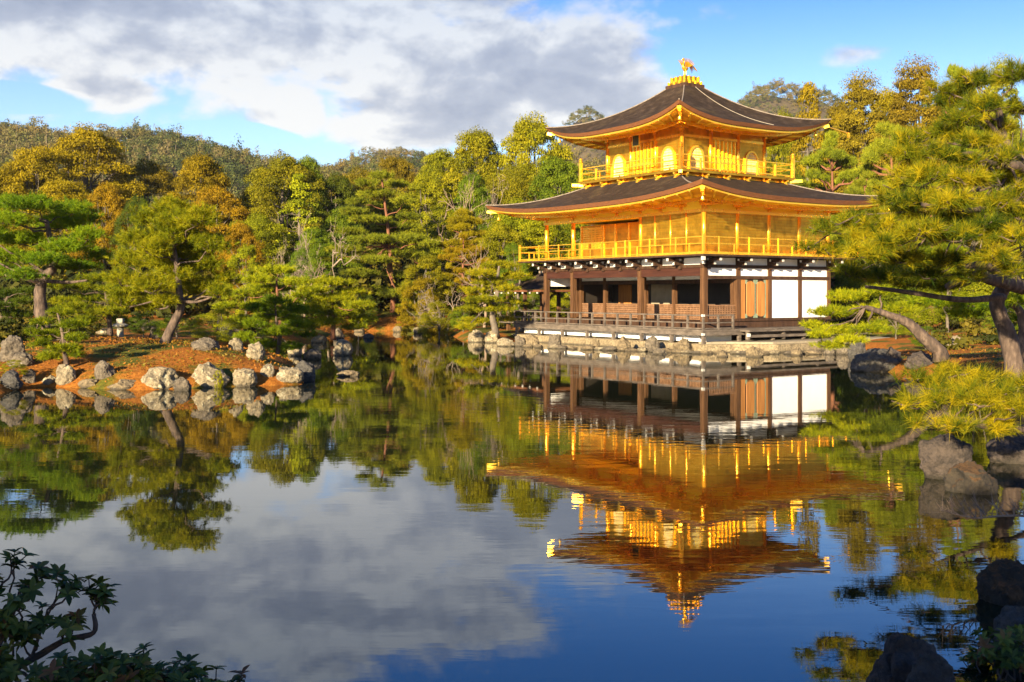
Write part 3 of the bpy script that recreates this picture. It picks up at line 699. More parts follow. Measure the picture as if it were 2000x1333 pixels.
bpart('upper_rear_wall', GOLDW, x1 - .04, y0 + .1, Z3, x1 + .04, y1 - .05, T3 + .5); bpart('upper_rear_wall', GOLDW, x0 + .1, y1 - .04, Z3, x1 - .05, y1 + .04, T3 + .5)
def arch_outline(hw, z0, z1, n=13):           # bell-shaped window
    pts = [(-hw * 1.08, z0)]; zs = z0 + (z1 - z0) * .52
    pts.append((-hw * .98, zs))
    for k in range(1, n):
        q = k / n; a = math.pi * (1 - q); pts.append((hw * .98 * math.cos(a) * (1 - .06 * math.sin(a)), zs + (z1 - zs) * math.sin(a) ** .85))
    pts += [(hw * .98, zs), (hw * 1.08, z0)]
    return pts
def bell_window(f, u):
    o1 = arch_outline(.50, Z3 + .13, 9.92); o2 = arch_outline(.41, Z3 + .13, 9.82); n = len(o1)
    vs = [f.p(u + a, z, .004) for a, z in o1] + [f.p(u + a, z, .075) for a, z in o1] + [f.p(u + a, z, .075) for a, z in o2] + [f.p(u + a, z, .004) for a, z in o2]
    fs = []
    for r in range(3): fs += [(r * n + i, r * n + i + 1, (r + 1) * n + i + 1, (r + 1) * n + i) for i in range(n - 1)]
    fr_ = MB().add(vs, fs); wnd = part('bell_window', fr_, GOLD)
    MB().add([f.p(u + a, z, .012) for a, z in o2], [tuple(range(n))]).build('paper_pane', PAPER, wnd)
    gm = MB()
    def top_z(a):
        for (a0, z0), (a1, z1) in zip(o2[:-1], o2[1:]):
            if a0 <= a <= a1 and a1 > a0: return z0 + (z1 - z0) * (a - a0) / (a1 - a0)
        return Z3 + .6
    for a_ in (-.30, -.20, -.10, .0, .10, .20, .30): f.box(gm, u + a_ - .009, u + a_ + .009, Z3 + .14, top_z(a_) - .01, .014, .026)
    for z in np.arange(Z3 + .25, 9.78, .13):
        hw = max([abs(a_) for a_ in np.linspace(-.44, .44, 45) if top_z(a_) > z] + [.02]); f.box(gm, u - hw + .01, u + hw - .01, z - .008, z + .008, .028, .036)
    gm.build('muntins', GOLDU, wnd)
bay = 2 * H3 / 3
for f in (F3E, F3S):
    for u in (bay * .5, bay * 2.5): bell_window(f, u)
    dm = MB(); f.box(dm, bay + .2, 2 * bay - .2, Z3 + .13, T3 - .08, .003, .03); dr = part('upper_door', dm, GOLDW)
    for i in range(6):
        q = MB(); u = bay + .27 + i * (bay - .54) / 5; f.box(q, u - .04, u + .04, Z3 + .13, T3 - .10, .033, .09); q.build('door_stile', GOLD, dr)
    q = MB(); f.box(q, bay + .2, 2 * bay - .2, Z3 + .62, Z3 + .72, .033, .06); q.build('door_rail', GOLD, dr)
    for i in range(4): eave_bracket(f, i * bay, 10.90, UR, .85)
    for i in range(3): eave_bracket(f, (i + .5) * bay, 10.93, UR, .5)
m_ = MB(); F3S.box(m_, bay * 1.5 - .30, bay * 1.5 + .30, 10.06, 10.72, .45, .50); plq = part('hanging_plaque', m_, GOLD)
q = MB(); F3S.box(q, bay * 1.5 - .22, bay * 1.5 + .22, 10.13, 10.65, .503, .512); q.build('plaque_face', BRONZE, plq)

# --- roof top: dark curb, two gold tiers, phoenix
cr = MB().box(CX - .72, CY - .72, 13.26, CX + .72, CY + .72, 13.52); part('roof_curb', cr, WOOD)
t1 = MB().box(CX - .60, CY - .60, 13.523, CX + .60, CY + .60, 13.66).box(CX - .50, CY - .50, 13.663, CX + .50, CY + .50, 13.93); t1o = part('finial_base', t1, GOLDW)
for f, h in ((Face('E', CX - .6, CY - .6), .6), (Face('S', CX - .6, CY - .6), .6)):
    for i in range(4): t2 = MB(); f.box(t2, i * .4 - .045, i * .4 + .045, 13.523, 13.70, .004, .04); t2.build('base_rib', GOLD, t1o)
for f in (Face('E', CX - .5, CY - .5), Face('S', CX - .5, CY - .5)):
    for i in range(4): t2 = MB(); f.box(t2, i * .333 - .05, i * .333 + .05, 13.663, 13.96, .004, .04); t2.build('base_rib', GOLD, t1o)
def phoenix():
    body = MB(); z = 13.93                    # one lofted body from tail root through neck to beak
    pts = [(.20, 0, .50), (.10, 0, .47), (.0, 0, .47), (-.09, 0, .52), (-.14, 0, .60), (-.13, 0, .70), (-.09, 0, .79), (-.07, 0, .86), (-.09, 0, .93), (-.15, 0, .955), (-.21, 0, .935), (-.26, 0, .915)]
    rad = [.035, .085, .115, .105, .075, .05, .038, .036, .055, .05, .022, .006]
    body.tube([(CX + p[0], CY + p[1], z + p[2]) for p in pts], rad, 12)
    for s in (-1, 1):
        body.tube([(CX - .0, CY + s * .055, z + .46), (CX + .02, CY + s * .06, z + .28), (CX - .02, CY + s * .06, z + .04), (CX - .08, CY + s * .065, z + .02)], [.048, .036, .026, .02], 8)
    for k in range(4): body.tube([(CX - .10, CY, z + .97), (CX - .05 - .03 * k, CY, z + 1.02), (CX + .03 - .05 * k, CY, z + 1.05)], [.014, .012, .004], 5)
    body.lathe([(.20, 0), (.17, .04), (.10, .06)], (CX, CY, z), 14)
    ph = part('phoenix_finial', body, GOLD, smooth=True)
    for s in (-1, 1):                         # raised wings: fans of blades
        wm = MB()
        for k in range(8):
            q = k / 7; a = math.radians(118 - 92 * q); L = .44 - .10 * q
            p0 = Vector((CX - .02 + .04 * k / 3, CY + s * .09, z + .56)); p1 = p0 + Vector((math.cos(a) * L, s * (.16 + .05 * q), math.sin(a) * L))
            wm.bar(p0, p0.lerp(p1, .6), .07, .016, (0, 1, 0)); wm.bar(p0.lerp(p1, .58), p1, .045, .014, (0, 1, 0))
        wm.build('wing', GOLD, ph)
    tm = MB()
    for k in range(9):
        q = (k - 4) / 4; pts = []
        for j in range(7):
            r = j / 6; pts.append((CX + .17 + .52 * r, CY + q * .22 * r, z + .52 + .30 * math.sin(r * 2.2 + .1) - .24 * r * r - abs(q) * .16 * r))
        tm.tube(pts, [.020, .022, .024, .024, .022, .018, .006], 6)
    tm.build('tail', GOLD, ph, True)
phoenix()
cab = MB(); cab.tube([Vector(utop(0, .5 + .04 + .1 * (1 - j / 16), j / 16)) + Vector((0, 0, .02)) for j in range(1, 17)], .012, 6); part('roof_cable', cab, CABLE)
ex = edge_pt = Vector(utop(1, 0, 0)); sp = MB().tube([(ex.x - .1, ex.y + .15, ex.z - .38), (ex.x + 1.55, ex.y + .15, ex.z - .58)], .035, 6); sp.box(ex.x + 1.5, ex.y + .1, ex.z - .80, ex.x + 1.58, ex.y + .2, ex.z - .56); part('rain_spout', sp, GOLD)

# --- fishing pavilion at the left end
FP = thing('fishing_pavilion', 'small open fishing pavilion with low dark roof, left of the gold pavilion', 'pavilion', loc2w(1.5, 14.9, .4), TH)
def fpart(name, mb, m, parent=None): return mb.build(name, m, parent or FP)
fx, fy = 1.75, 2.45
rm = MB(); ns = 12
zz = lambda q: 2.42 + .98 * (.55 * q + .45 * q * q)
rings = []
for j in range(7):
    q = j / 6; rings.append([(-fx * (1 - q), -2.3), (fx * (1 - q), -2.3), (fx * (1 - q), fy - (fy - .1) * q), (-fx * (1 - q), fy - (fy - .1) * q)])
vs = [(p[0], p[1], zz(j / 6) + (.06 if k > 1 else 0) * (1 - j / 6)) for j, r in enumerate(rings) for k, p in enumerate(r)]
rm.add(vs, [(j * 4 + a, j * 4 + (a + 1) % 4, (j + 1) * 4 + (a + 1) % 4, (j + 1) * 4 + a) for j in range(6) for a in (1, 2, 3)])
fro = fpart('roof', rm, ROOF)
MB().box(-fx + .03, -2.28, 2.30, fx - .03, fy - .03, 2.42).build('eave_board', REDGE, fro)
MB().box(-.09, -2.3, 3.38, .09, .2, 3.52).build('ridge', RIDGE, fro)
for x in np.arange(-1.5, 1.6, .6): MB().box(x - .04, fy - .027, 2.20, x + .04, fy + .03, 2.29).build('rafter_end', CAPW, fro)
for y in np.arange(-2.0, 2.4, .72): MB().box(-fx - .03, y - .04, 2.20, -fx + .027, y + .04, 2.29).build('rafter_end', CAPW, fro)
for x in (-1.2, 1.2):
    for y in (-1.9, 0, 1.7): MB().box(x - .09, y - .09, -.1, x + .09, y + .09, 2.30).build('post', POSTW, FP)
fpart('deck', MB().box(-1.6, -2.2, .50, 1.6, 2.1, .60), DECK)
rl = fpart('railing', MB().box(-1.55, -2.1, 1.18, -1.49, 2.05, 1.24).box(-1.55, -2.1, .86, -1.49, 2.05, .91).box(-1.487, 1.99, 1.18, 1.55, 2.05, 1.24).box(-1.487, 1.99, .86, 1.55, 2.05, .91), DECK)
for y in np.arange(-2.05, 2.1, .82): MB().box(-1.56, y - .04, .603, -1.48, y + .04, 1.177).build('rail_post', DECK, rl)

def cards(P, N, S, rng, asp=.6, rnd=None):
    """rhombic leaf faces at points P, facing N"""
    n = len(P); t = rng.normal(size=(n, 3)); t -= N * (t * N).sum(1, keepdims=True); t /= np.linalg.norm(t, axis=1, keepdims=True) + 1e-9
    b = np.cross(N, t); S = S[:, None]
    bend = N * S * .18
    v = np.stack([P - t * S, P + b * S * asp + bend, P + t * S, P - b * S * asp + bend], 1).reshape(-1, 3)
    f = np.arange(4 * n).reshape(n, 4)
    r = np.repeat(rng.random(n) if rnd is None else rnd, 4)
    return v, f, r
def unit(v): return v / (np.linalg.norm(v, axis=-1, keepdims=True) + 1e-9)


# ------------------------------------------------------------------ rocks
def rock(px0, px1, py0, py1, m, label, seed, Y=None, group='stones along the pond shore', deep=.85, sharp=.35, name='rock'):
    pxm = (px0 + px1) / 2
    if Y is None: b = hit(pxm, py1)
    else: b = at(pxm, py1, Y)
    k = b.y / F; wd = (px1 - px0) * k; ht = (py1 - py0) * k
    import bmesh
    bm = bmesh.new(); bmesh.ops.create_icosphere(bm, subdivisions=5 if wd * F / b.y < 120 else 6, radius=1)
    rng = np.random.default_rng(seed)
    off = Vector(rng.uniform(-50, 50, 3)); planes = []
    for _ in range(9):
        n_ = Vector(rng.normal(size=3)); n_.z = abs(n_.z) * .9; n_.normalize(); planes.append((n_, rng.uniform(.60, .92)))
    for v in bm.verts:
        p = v.co.copy(); wv = Vector((mnoise.noise(p * 1.6 + off), mnoise.noise(p * 1.6 - off), mnoise.noise(p * 1.7 + off * 2)))
        pw = p + wv * .22
        for n_, dd in planes:                 # chip flat facets
            e_ = pw.dot(n_) - dd
            if e_ > 0: p -= n_ * e_ * .95; pw -= n_ * e_ * .95
        q = p * 1.4 + off
        rid = 1 - abs(mnoise.noise(q * 2.1)) * 2
        r = 1 + sharp * .6 * mnoise.fractal(q, .9, 2.1, 6) * .5 + .07 * rid + .07 * mnoise.noise(q * 5) + .045 * mnoise.noise(q * 12) + .02 * mnoise.noise(q * 25)
        v.co = p * r
    xs = [v.co.x for v in bm.verts]; zs = [v.co.z for v in bm.verts]
    sx = wd / (max(xs) - min(xs)); sz = ht * 1.42 / (max(zs) - min(zs)); zmx = max(zs); cx_ = (max(xs) + min(xs)) / 2
    for v in bm.verts: v.co = Vector(((v.co.x - cx_) * sx, v.co.y * sx * deep, (v.co.z - zmx) * sz + ht))
    me = bpy.data.meshes.new(name); bm.to_mesh(me); bm.free()
    me.polygons.foreach_set('use_smooth', [True] * len(me.polygons))
    o = link(name, me, m, loc=b + Vector((0, wd * deep * .30, 0)))
    return tag(o, label, 'rock', group)
ROCKS = [
 (-6, 44, 655, 706, R_GREY, 'large grey boulder behind the left shore, cut by the picture edge'),
 (4, 62, 689, 716, R_GREY, 'low sloping grey boulder below the large boulder at the left picture edge'),
 (38, 69, 723, 752, R_GREY, 'brown upright rock standing at the waterline left of the white rocks'),
 (-10, 38, 725, 757, R_DARK, 'dark shore rock at the left picture edge below a low shrub'),
 (77, 107, 734, 753, R_PALE, 'small low pale rock leaning on the square pale rock'),
 (105, 146, 713, 752, R_PALE, 'square upright pale rock at the waterline of the left island'),
 (147, 192, 741, 757, R_TAN, 'low brown waterline rock right of the square pale rock'),
 (181, 221, 705, 740, R_GREY, 'tilted grey rock on the orange slope above the flat slab'),
 (203, 271, 743, 762, R_TAN, 'long flat slab rock at the island waterline'),
 (271, 343, 718, 757, R_PALE, 'big white rounded boulder between the flat slab and the dome rock'),
 (338, 371, 737, 764, R_GREY, 'small grey rock wedged between the white boulder and the dome rock'),
 (365, 444, 708, 757, R_PALE, 'widest dome-shaped pale boulder with rusty moss at its foot'),
 (450, 500, 720, 756, R_PALE, 'pale lichen-covered rock right of the dome boulder'),
 (505, 535, 712, 736, R_PALE, 'small pale rock set high on the island tip'),
 (534, 591, 718, 747, R_PALE, 'white angular rock at the right tip of the island'),
 (570, 615, 704, 746, R_DARK, 'dark shaded rock ending the left island'),
 (476, 516, 668, 703, R_PALE, 'tall grey-white rock below the fresh green pine'),
 (560, 588, 671, 696, R_PALE, 'pale rock right of the fresh green pine'),
 (589, 628, 682, 703, R_GREY, 'low brownish rock in the inlet behind the island tip'),
 (606, 638, 655, 670, R_PALE, 'white low rock on the far side of the inlet'),
 (650, 672, 640, 662, R_GREY, 'small two-tone rock below the yellow pine tip'),
 (648, 688, 662, 695, R_PALE, 'pointed pale rock standing alone in the water'),
 (656, 701, 724, 736, R_TAN, 'low brown rock barely above the open water'),
 (708, 730, 652, 661, R_DARK, 'small dark rock in the water before the orange bank'),
 (766, 786, 637, 649, R_TAN, 'little tan rock on the far orange bank'),
 (806, 833, 637, 652, R_PALE, 'pale rock at the right end of the far orange bank'),
 (690, 712, 640, 649, R_TAN, 'flat tan rock at the left end of the far orange bank'),
 (913, 949, 644, 669, R_PALE, 'large pale rock left of the pavilion deck, leftmost of its row'),
 (946, 975, 646, 670, R_PALE, 'upright pale rock second in the row left of the pavilion deck'),
 (969, 1007, 660, 677, R_PALE, 'greenish low rock at the waterline before the pavilion deck end'),
 (1003, 1028, 655, 677, R_GREY, 'grey rock under the left end of the pavilion deck'),
 (1024, 1054, 652, 677, R_TAN, 'tan boulder under the leftmost deck railing posts'),
 (1071, 1097, 652, 680, R_GREY, 'leaning grey foundation stone at the cream terrace wall, left part'),
 (1156, 1172, 661, 682, R_TAN, 'narrow tan stone against the cream terrace wall'),
 (1205, 1233, 657, 685, R_TAN, 'rounded tan foundation stone at the middle of the left terrace wall'),
 (1260, 1290, 656, 687, R_GREY, 'tall grey foundation stone against the cream terrace wall'),
 (1276, 1304, 680, 693, R_GREY, 'low grey rock at the foot of the tall grey foundation stone'),
 (1317, 1356, 660, 689, R_TAN, 'tan boulder just left of the terrace corner'),
 (1400, 1424, 684, 698, R_TAN, 'small tan rock right of the terrace corner'),
 (1459, 1494, 677, 698, R_TAN, 'squarish tan rock before the gravel terrace edge'),
 (1545, 1570, 678, 695, R_TAN, 'tan rock at the right end of the gravel terrace edge'),
 (1610, 1634, 678, 693, R_GREY, 'small grey rock under the low sunny pine branches'),
 (1634, 1664, 663, 693, R_GREY, 'grey rock between two rocks under the low sunny pine branches'),
 (1658, 1698, 662, 700, R_DARK, 'dark square rock behind the largest shore rock on the right'),
 (1668, 1760, 681, 727, R_DARK, 'largest dark shore rock right of the pavilion terrace'),
 (1728, 1766, 678, 712, R_NEAR, 'brown sunlit rock leaning behind the largest dark shore rock'),
 (1773, 1830, 687, 716, R_NEAR, 'rounded pinkish rock below the leaning pine trunk'),
 (1851, 1884, 655, 680, R_PALE, 'pale sunlit rock on the brown slope at right'),
 (1820, 1840, 664, 677, R_GREY, 'small grey rock on the brown slope left of the pale rock'),
 (372, 424, 660, 684, R_GREY, 'grey rock group boulder right of the leaning island pine trunk'),
 (422, 470, 633, 662, R_PALE, 'white boulder on the bank behind the island inlet'),
 (444, 474, 660, 684, R_PALE, 'low white rock beside the inlet behind the island'),
 (289, 312, 636, 662, R_GREY, 'upright grey rock just left of the leaning island pine trunk'),
 (150, 169, 642, 653, R_PALE, 'small white stone on the moss left of the stone lantern'),
 (184, 212, 641, 653, R_PALE, 'flat white stone on the moss close to the stone lantern'),
]
for i, r in enumerate(ROCKS): rock(*r, seed=100 + i)
rock(1800, 1908, 850, 925, R_NEAR, 'big brown block of rock with lichen spots under the lowest pine branch', 301, Y=15.4, deep=.7, sharp=.25)
rock(1858, 1964, 905, 968, R_MOSS, 'dark mossy rock in the water in front of the brown block', 302, Y=14.3)
rock(1940, 2050, 853, 908, R_NEAR, 'pinkish ledge rock at the right picture edge beside the mossy rock', 303, Y=16.8)
rock(1693, 1882, 1254, 1420, R_NEAR, 'large foreground boulder at the bottom edge, right of the open water', 304, Y=6.6, deep=.8)
rock(1778, 1905, 1288, 1430, R_DARK, 'dark rough boulder in front of the large bottom boulder', 305, Y=6.2)
rock(1950, 2060, 1190, 1300, R_DARK, 'dark streaked boulder at the right edge below the moss mound', 306, Y=8.0)
rock(1925, 2070, 1100, 1200, R_MOSS, 'rusty moss-covered mound of rock at the right edge', 307, Y=9.2)

# low stones bedded along the foot of the terrace
rr_ = random.Random(4)
for k in range(26):
    px = 1035 + k * 22 + rr_.uniform(-7, 7); w_ = rr_.uniform(9, 19); py = np.interp(px, [1030, 1370, 1600], [678.5, 691, 692])
    rock(px - w_, px + w_, py - rr_.uniform(4, 9), py + .6, [R_TAN, R_TAN, R_PALE, R_GREY][k % 4], 'low stone bedded at the waterline along the foot of the terrace', 500 + k, group='low stones along the terrace foot')
# moss cushions and pine litter on the banks
def ground_cover():
    g = np.random.default_rng(5); n = 26000
    x = np.concatenate([g.uniform(-20, -5, n), g.uniform(8, 20, n // 3), g.uniform(-13, -3, n // 3)]); y = np.concatenate([g.uniform(27, 50, n), g.uniform(14, 42, n // 3), g.uniform(70, 80, n // 3)])
    s_ = pond_sd(x, y); k = (s_ > .25) & (s_ < 9); x, y = x[k], y[k]
    big = np.sin(x * 1.1 + 2 * np.sin(y * .5)) * np.sin(y * .8 + 1.0)
    k = g.random(len(x)) < .35 + .5 * (big > .1); x, y, big = x[k], y[k], big[k]; z = height(x, y)
    P = np.stack([x, y, z + g.uniform(0, .06, len(x))], 1); N = unit(g.normal(size=(len(x), 3)) * .8 + [0, -.3, .8])
    v, f, r = cards(P, N, g.uniform(.025, .06, len(x)), g, .45, np.clip(.62 - .35 * big + g.normal(0, .2, len(x)), 0, 1))
    o = link('ground_cover', np_mesh('ground_cover', v, [f], {'rnd': r}), L_MOSS); o['kind'] = 'stuff'; o['label'] = 'moss cushions and fallen needles on the pond banks'; o['category'] = 'moss'
ground_cover()

# ------------------------------------------------------------------ lanterns
def lantern(loc, h, label, kind):
    t = thing('stone_lantern', label, 'lantern', loc)
    if kind == 0:                             # squat: shaft, wide roof plate, cap block
        MB().lathe([(.16, -.1), (.155, .0), (.145, h * .5)], (0, 0, 0), 14).build('shaft', LANT, t)
        MB().lathe([(.16, h * .503), (.33, h * .60), (.34, h * .68), (.20, h * .74)], (0, 0, 0), 14).build('roof_plate', LANT, t)
        MB().lathe([(.17, h * .743), (.19, h * .80), (.19, h), (.12, h * 1.02)], (0, 0, 0), 4).build('cap', LANT, t)
    else:
        MB().lathe([(.55, -.1), (.50, .15), (.36, .22)], (0, 0, 0), 10).build('base', LANT, t)
        MB().lathe([(.30, .223), (.27, h * .45)], (0, 0, 0), 12).build('shaft', LANT, t)
        MB().lathe([(.30, h * .453), (.42, h * .52), (.42, h * .56)], (0, 0, 0), 8).build('shelf', LANT, t)
        MB().lathe([(.27, h * .563), (.27, h * .75)], (0, 0, 0), 6).build('light_box', LANT, t)
        MB().lathe([(.55, h * .753), (.50, h * .80), (.14, h * .92), (.10, h)], (0, 0, 0), 8).build('roof', LANT, t)
lb = hit(235, 659); lantern(lb, 36 * lb.y / F, 'squat pale stone lantern on the mossy island beside the leaning pine', 0)
lb = hit(763, 601); lb.z -= .1; lantern(lb, 42 * lb.y / F, 'tall pale stone lantern under the red-trunked pine on the far bank', 1)

# ------------------------------------------------------------------ foliage builders
def leaf_crown(name, rng, clusters, per, size, out=.75):
    """clusters: (c, r) lists; leaves on the shells of the clumps, facing outwards with scatter"""
    Ps, Ns, Ss, Rs = [], [], [], []
    for c, r in clusters:
        n = int(per * (np.mean(r) ** 1.6) / 1.0) + 8
        d = unit(rng.normal(size=(n, 3))); d[:, 2] = np.where(d[:, 2] < -.35, -d[:, 2] * .6, d[:, 2]); d = unit(d)
        rad = (rng.uniform(.60, 1.05, n) * np.exp(np.abs(rng.normal(0, .12, n))))[:, None]
        Ps.append(np.asarray(c) + d * np.asarray(r) * rad); Ns.append(unit(d * out + rng.normal(size=(n, 3)) * .45 + np.array([0, 0, .25])))
        Ss.append(size * rng.uniform(.6, 1.3, n)); Rs.append(np.clip(rng.normal(.28 + .44 * rng.random(), .12, n), 0, 1))
    v, f, r = cards(np.concatenate(Ps), np.concatenate(Ns), np.concatenate(Ss), rng, rnd=np.concatenate(Rs))
    return np_mesh(name, v, [f], {'rnd': r})

def needle_crown(name, pads, rng, dens, nl, nw, nper, rnd_shift=0.0, flat=.5, jit=.28, tv=.17):
    """pads: (centre, (rx,ry,rz)); needle tufts over each pad"""
    O, A, T = [], [], []
    for c, r in pads:
        n = max(8, int(dens * r[0] * r[1] * 5.2)); d = unit(rng.normal(size=(n, 3))); d[:, 2] = np.abs(d[:, 2]) * rng.choice([1, 1, 1, -.35], n)
        lump = .78 + .32 * np.sin(d[:, 0] * 5 + c[0] * 3) * np.sin(d[:, 1] * 5 + c[2] * 4)
        O.append(np.asarray(c) + d * np.asarray(r) * (rng.uniform(.45, 1.0, n) * lump)[:, None])
        A.append(unit(d * np.array([.8, .8, .35]) + np.array([0, 0, flat]) + rng.normal(size=(n, 3)) * jit))
        T.append(np.clip(rng.normal(.35 + .3 * rng.random() + rnd_shift, tv, n), 0, 1))
    O, A, T = np.concatenate(O), np.concatenate(A), np.concatenate(T); n = len(O)
    o = np.repeat(O, nper, 0); a = np.repeat(A, nper, 0); k = n * nper
    s = np.tile(np.linspace(0, 1, nper), n)[:, None]
    o = o + a * (s - .6) * nl * .8                       # along the shoot
    d = unit(a * rng.uniform(.35, 1.3, (k, 1)) + unit(rng.normal(size=(k, 3))) * .95)
    L = nl * rng.uniform(.7, 1.15, (k, 1))
    sd_ = unit(np.cross(d, rng.normal(size=(k, 3)))) * nw * .5
    v = np.stack([o - sd_, o + sd_, o + d * L], 1).reshape(-1, 3)
    tt = np.clip(np.repeat(T, nper) + rng.normal(0, .12, k), 0, 1)
    return np_mesh(name, v, [np.arange(3 * k).reshape(k, 3)], {'rnd': np.repeat(tt, 3)})

def wiggle(p, q, n, amp, rng, sag=0.0):
    p, q = Vector(p), Vector(q); pts = []; L = (q - p).length
    ph = rng.uniform(0, 6, 3)
    for i in range(n + 1):
        s = i / n; e = math.sin(math.pi * s)
        pts.append(p.lerp(q, s) + Vector((math.sin(s * 7 + ph[0]), math.sin(s * 6 + ph[1]), math.sin(s * 8 + ph[2]) * .7 - sag)) * amp * L * e)
    return pts

def smooth_path(pts, n):
    pts = [Vector(p) for p in pts]; out = []
    for i in range(len(pts) - 1):
        p0, p1, p2, p3 = pts[max(i - 1, 0)], pts[i], pts[i + 1], pts[min(i + 2, len(pts) - 1)]
        for j in range(n):
            t = j / n
            out.append(.5 * ((2 * p1) + (p2 - p0) * t + (2 * p0 - 5 * p1 + 4 * p2 - p3) * t * t + (3 * p1 - p0 - 3 * p2 + p3) * t ** 3))
    return out + [pts[-1]]

def pine(label, trunk, rad, pads, Y, leaf, bark, seed, dens=42, nl=.16, nw=.014, nper=20, dY=1.0, group='shaped pines round the pond', branch_parts=True, extra=None, rnd_shift=0.0, rb=.05, name='pine_tree', dip=.15, jit=.28, tv=.17, thick=1.0):
    """trunk: [(px,py,Y)] from the foot up; pads: [(px,py,wpx,hpx[,Y])]"""
    rng = np.random.default_rng(seed)
    tp = [at(*p) for p in trunk]; base = tp[0].copy(); base.z = h1(base.x, base.y) if base.y > 0 else base.z
    t = thing(name, label, 'pine tree', base, 0, group)
    path = smooth_path([p - base for p in tp], 6); path[0].z -= .25
    n = len(path); rr = [rad * (1.25 if i == 0 else 1) * (1 - .72 * i / (n - 1)) for i in range(n)]
    pm = MB().tube(path, rr, 10, True, .10, rng)
    pads3 = []; limbs = []
    for p in pads:
        y = (p[4] if len(p) > 4 else Y) + rng.uniform(-dY, dY); c = at(p[0], p[1], y) - base; k = y / F
        rx, rz = p[2] * k / 2, p[3] * k / 2 * thick
        ry = min(rx * rng.uniform(.75, 1.05), 1.1 * max(dY, .5))
        pads3.append((np.array(c), (rx, ry, rz)))
        cand = [i for i in range(n // 2, n)]
        i = min(cand, key=lambda i: (path[i] - (c - Vector((0, 0, .35 * (c - path[i]).length)))).length)
        limbs.append((path[i], c - Vector((0, 0, rz * .25)), max(.015, min(rr[i] * .45, rb * .7 + rb * .25 * rx))))
        for s in range(3):
            an = rng.uniform(0, 6.28); e_ = c + Vector((math.cos(an) * rx * .75, math.sin(an) * ry * .75, rz * .2)); limbs.append((c - Vector((0, 0, rz * .3)), e_, None, limbs[-1 - s][2] if s == 0 else .02))
    if not branch_parts:
        for l in limbs:
            r0 = l[2] or .02; q = wiggle(l[0], l[1], 5, .07, rng, dip); pm.tube(q, [r0 * (1 - .6 * i / 5) for i in range(6)], 6)
    pm.build('trunk', bark, t, True)
    if branch_parts:
        cur = None
        for l in limbs:
            if l[2]:
                if cur: cur.build('branch', bark, t, True)
                cur = MB()
            r0 = l[2] or .016; q = wiggle(l[0], l[1], 6, .08, rng, dip); cur.tube(q, [r0 * (1 - .6 * i / 6) for i in range(7)], 7, True, .08, rng)
        if cur: cur.build('branch', bark, t, True)
    if extra:
        for pts, r0 in extra:
            q = smooth_path([at(*p) - base for p in pts], 6); m_ = len(q) - 1
            MB().tube(q, [r0 * (1 - .6 * i / m_) for i in range(m_ + 1)], 9, True, .1, rng).build('limb', bark, t, True)
    link('crown', needle_crown('crown', pads3, rng, dens, nl, nw, nper, rnd_shift, .5, jit, tv), leaf, t)
    return t

# island pines
pine('broad flat-layered pine at the left picture edge, trunk bare below its crown', [(86, 645, 42), (78, 590, 42), (82, 550, 42), (105, 520, 42), (100, 480, 42), (90, 430, 42)], .27,
     [(60, 402, 150, 34), (140, 412, 110, 34), (20, 432, 120, 38), (112, 440, 150, 38), (172, 462, 90, 34), (40, 470, 140, 34), (130, 486, 140, 34), (192, 502, 70, 28), (20, 505, 100, 34), (92, 510, 110, 28),
      (150, 522, 110, 28), (48, 540, 90, 28), (0, 530, 90, 36), (-50, 430, 120, 50), (-50, 500, 120, 50), (10, 400, 90, 30), (-20, 460, 90, 34), (170, 430, 70, 30)], 42, L_PINEF, BARK, 11, dens=62, dY=1.5, thick=1.5, rnd_shift=.08,
     extra=[([(82, 552, 42), (50, 545, 41.6), (10, 538, 41)], .12), ([(84, 548, 42), (130, 552, 41.6), (170, 548, 41.5)], .09)])
pine('leaning pine with rounded crown on the orange island, tallest on its front shore', [(312, 694, 35.2), (330, 650, 35.2), (352, 605, 35.1), (350, 570, 35), (345, 520, 35), (335, 450, 35)], .18,
     [(330, 412, 110, 44), (290, 432, 100, 44), (385, 432, 110, 44), (268, 472, 100, 44), (345, 466, 130, 48), (415, 480, 100, 44), (250, 512, 90, 40), (320, 515, 130, 44), (395, 520, 110, 44), (440, 548, 80, 34),
      (238, 550, 80, 38), (300, 560, 110, 42), (380, 566, 110, 38), (240, 590, 80, 38), (290, 600, 80, 34), (428, 574, 70, 32), (340, 440, 100, 44), (300, 490, 100, 40), (370, 495, 100, 40), (345, 540, 110, 36), (255, 575, 80, 36), (320, 590, 70, 28)],
     35, L_PINE, BARK, 12, dens=70, nl=.17, nw=.013, nper=24, dY=1.2, rnd_shift=.12, thick=1.65, extra=[([(350, 588, 35), (385, 590, 34.6), (420, 578, 34.4)], .06)])
pine('small shrubby pine growing low on the island between pale shore rocks', [(130, 712, 31.5), (126, 680, 31.5), (120, 640, 31.5), (112, 612, 31.5)], .08,
     [(118, 612, 70, 24), (85, 630, 60, 22), (140, 636, 80, 24), (100, 655, 90, 26), (150, 662, 60, 22), (80, 672, 60, 24), (130, 682, 90, 26), (100, 698, 70, 24), (150, 694, 50, 24), (65, 650, 40, 20)], 31.5, L_PINE, BARK, 13, dens=110, nl=.12, nw=.011, nper=20, dY=.6)
pine('bushy fresh green pine at the back of the island tip', [(540, 700, 42.2), (545, 665, 42.2), (540, 630, 42.2), (538, 590, 42.2)], .09,
     [(535, 590, 70, 30), (505, 605, 70, 30), (575, 605, 70, 28), (540, 620, 110, 32), (500, 635, 70, 30), (580, 635, 70, 28), (540, 650, 100, 30), (480, 660, 60, 26), (600, 655, 50, 24), (520, 675, 80, 26), (570, 680, 60, 24), (540, 692, 50, 20)], 42.2, L_PINEF, BARK, 14, dens=75, nl=.15, nw=.013, nper=20, dY=1.0)
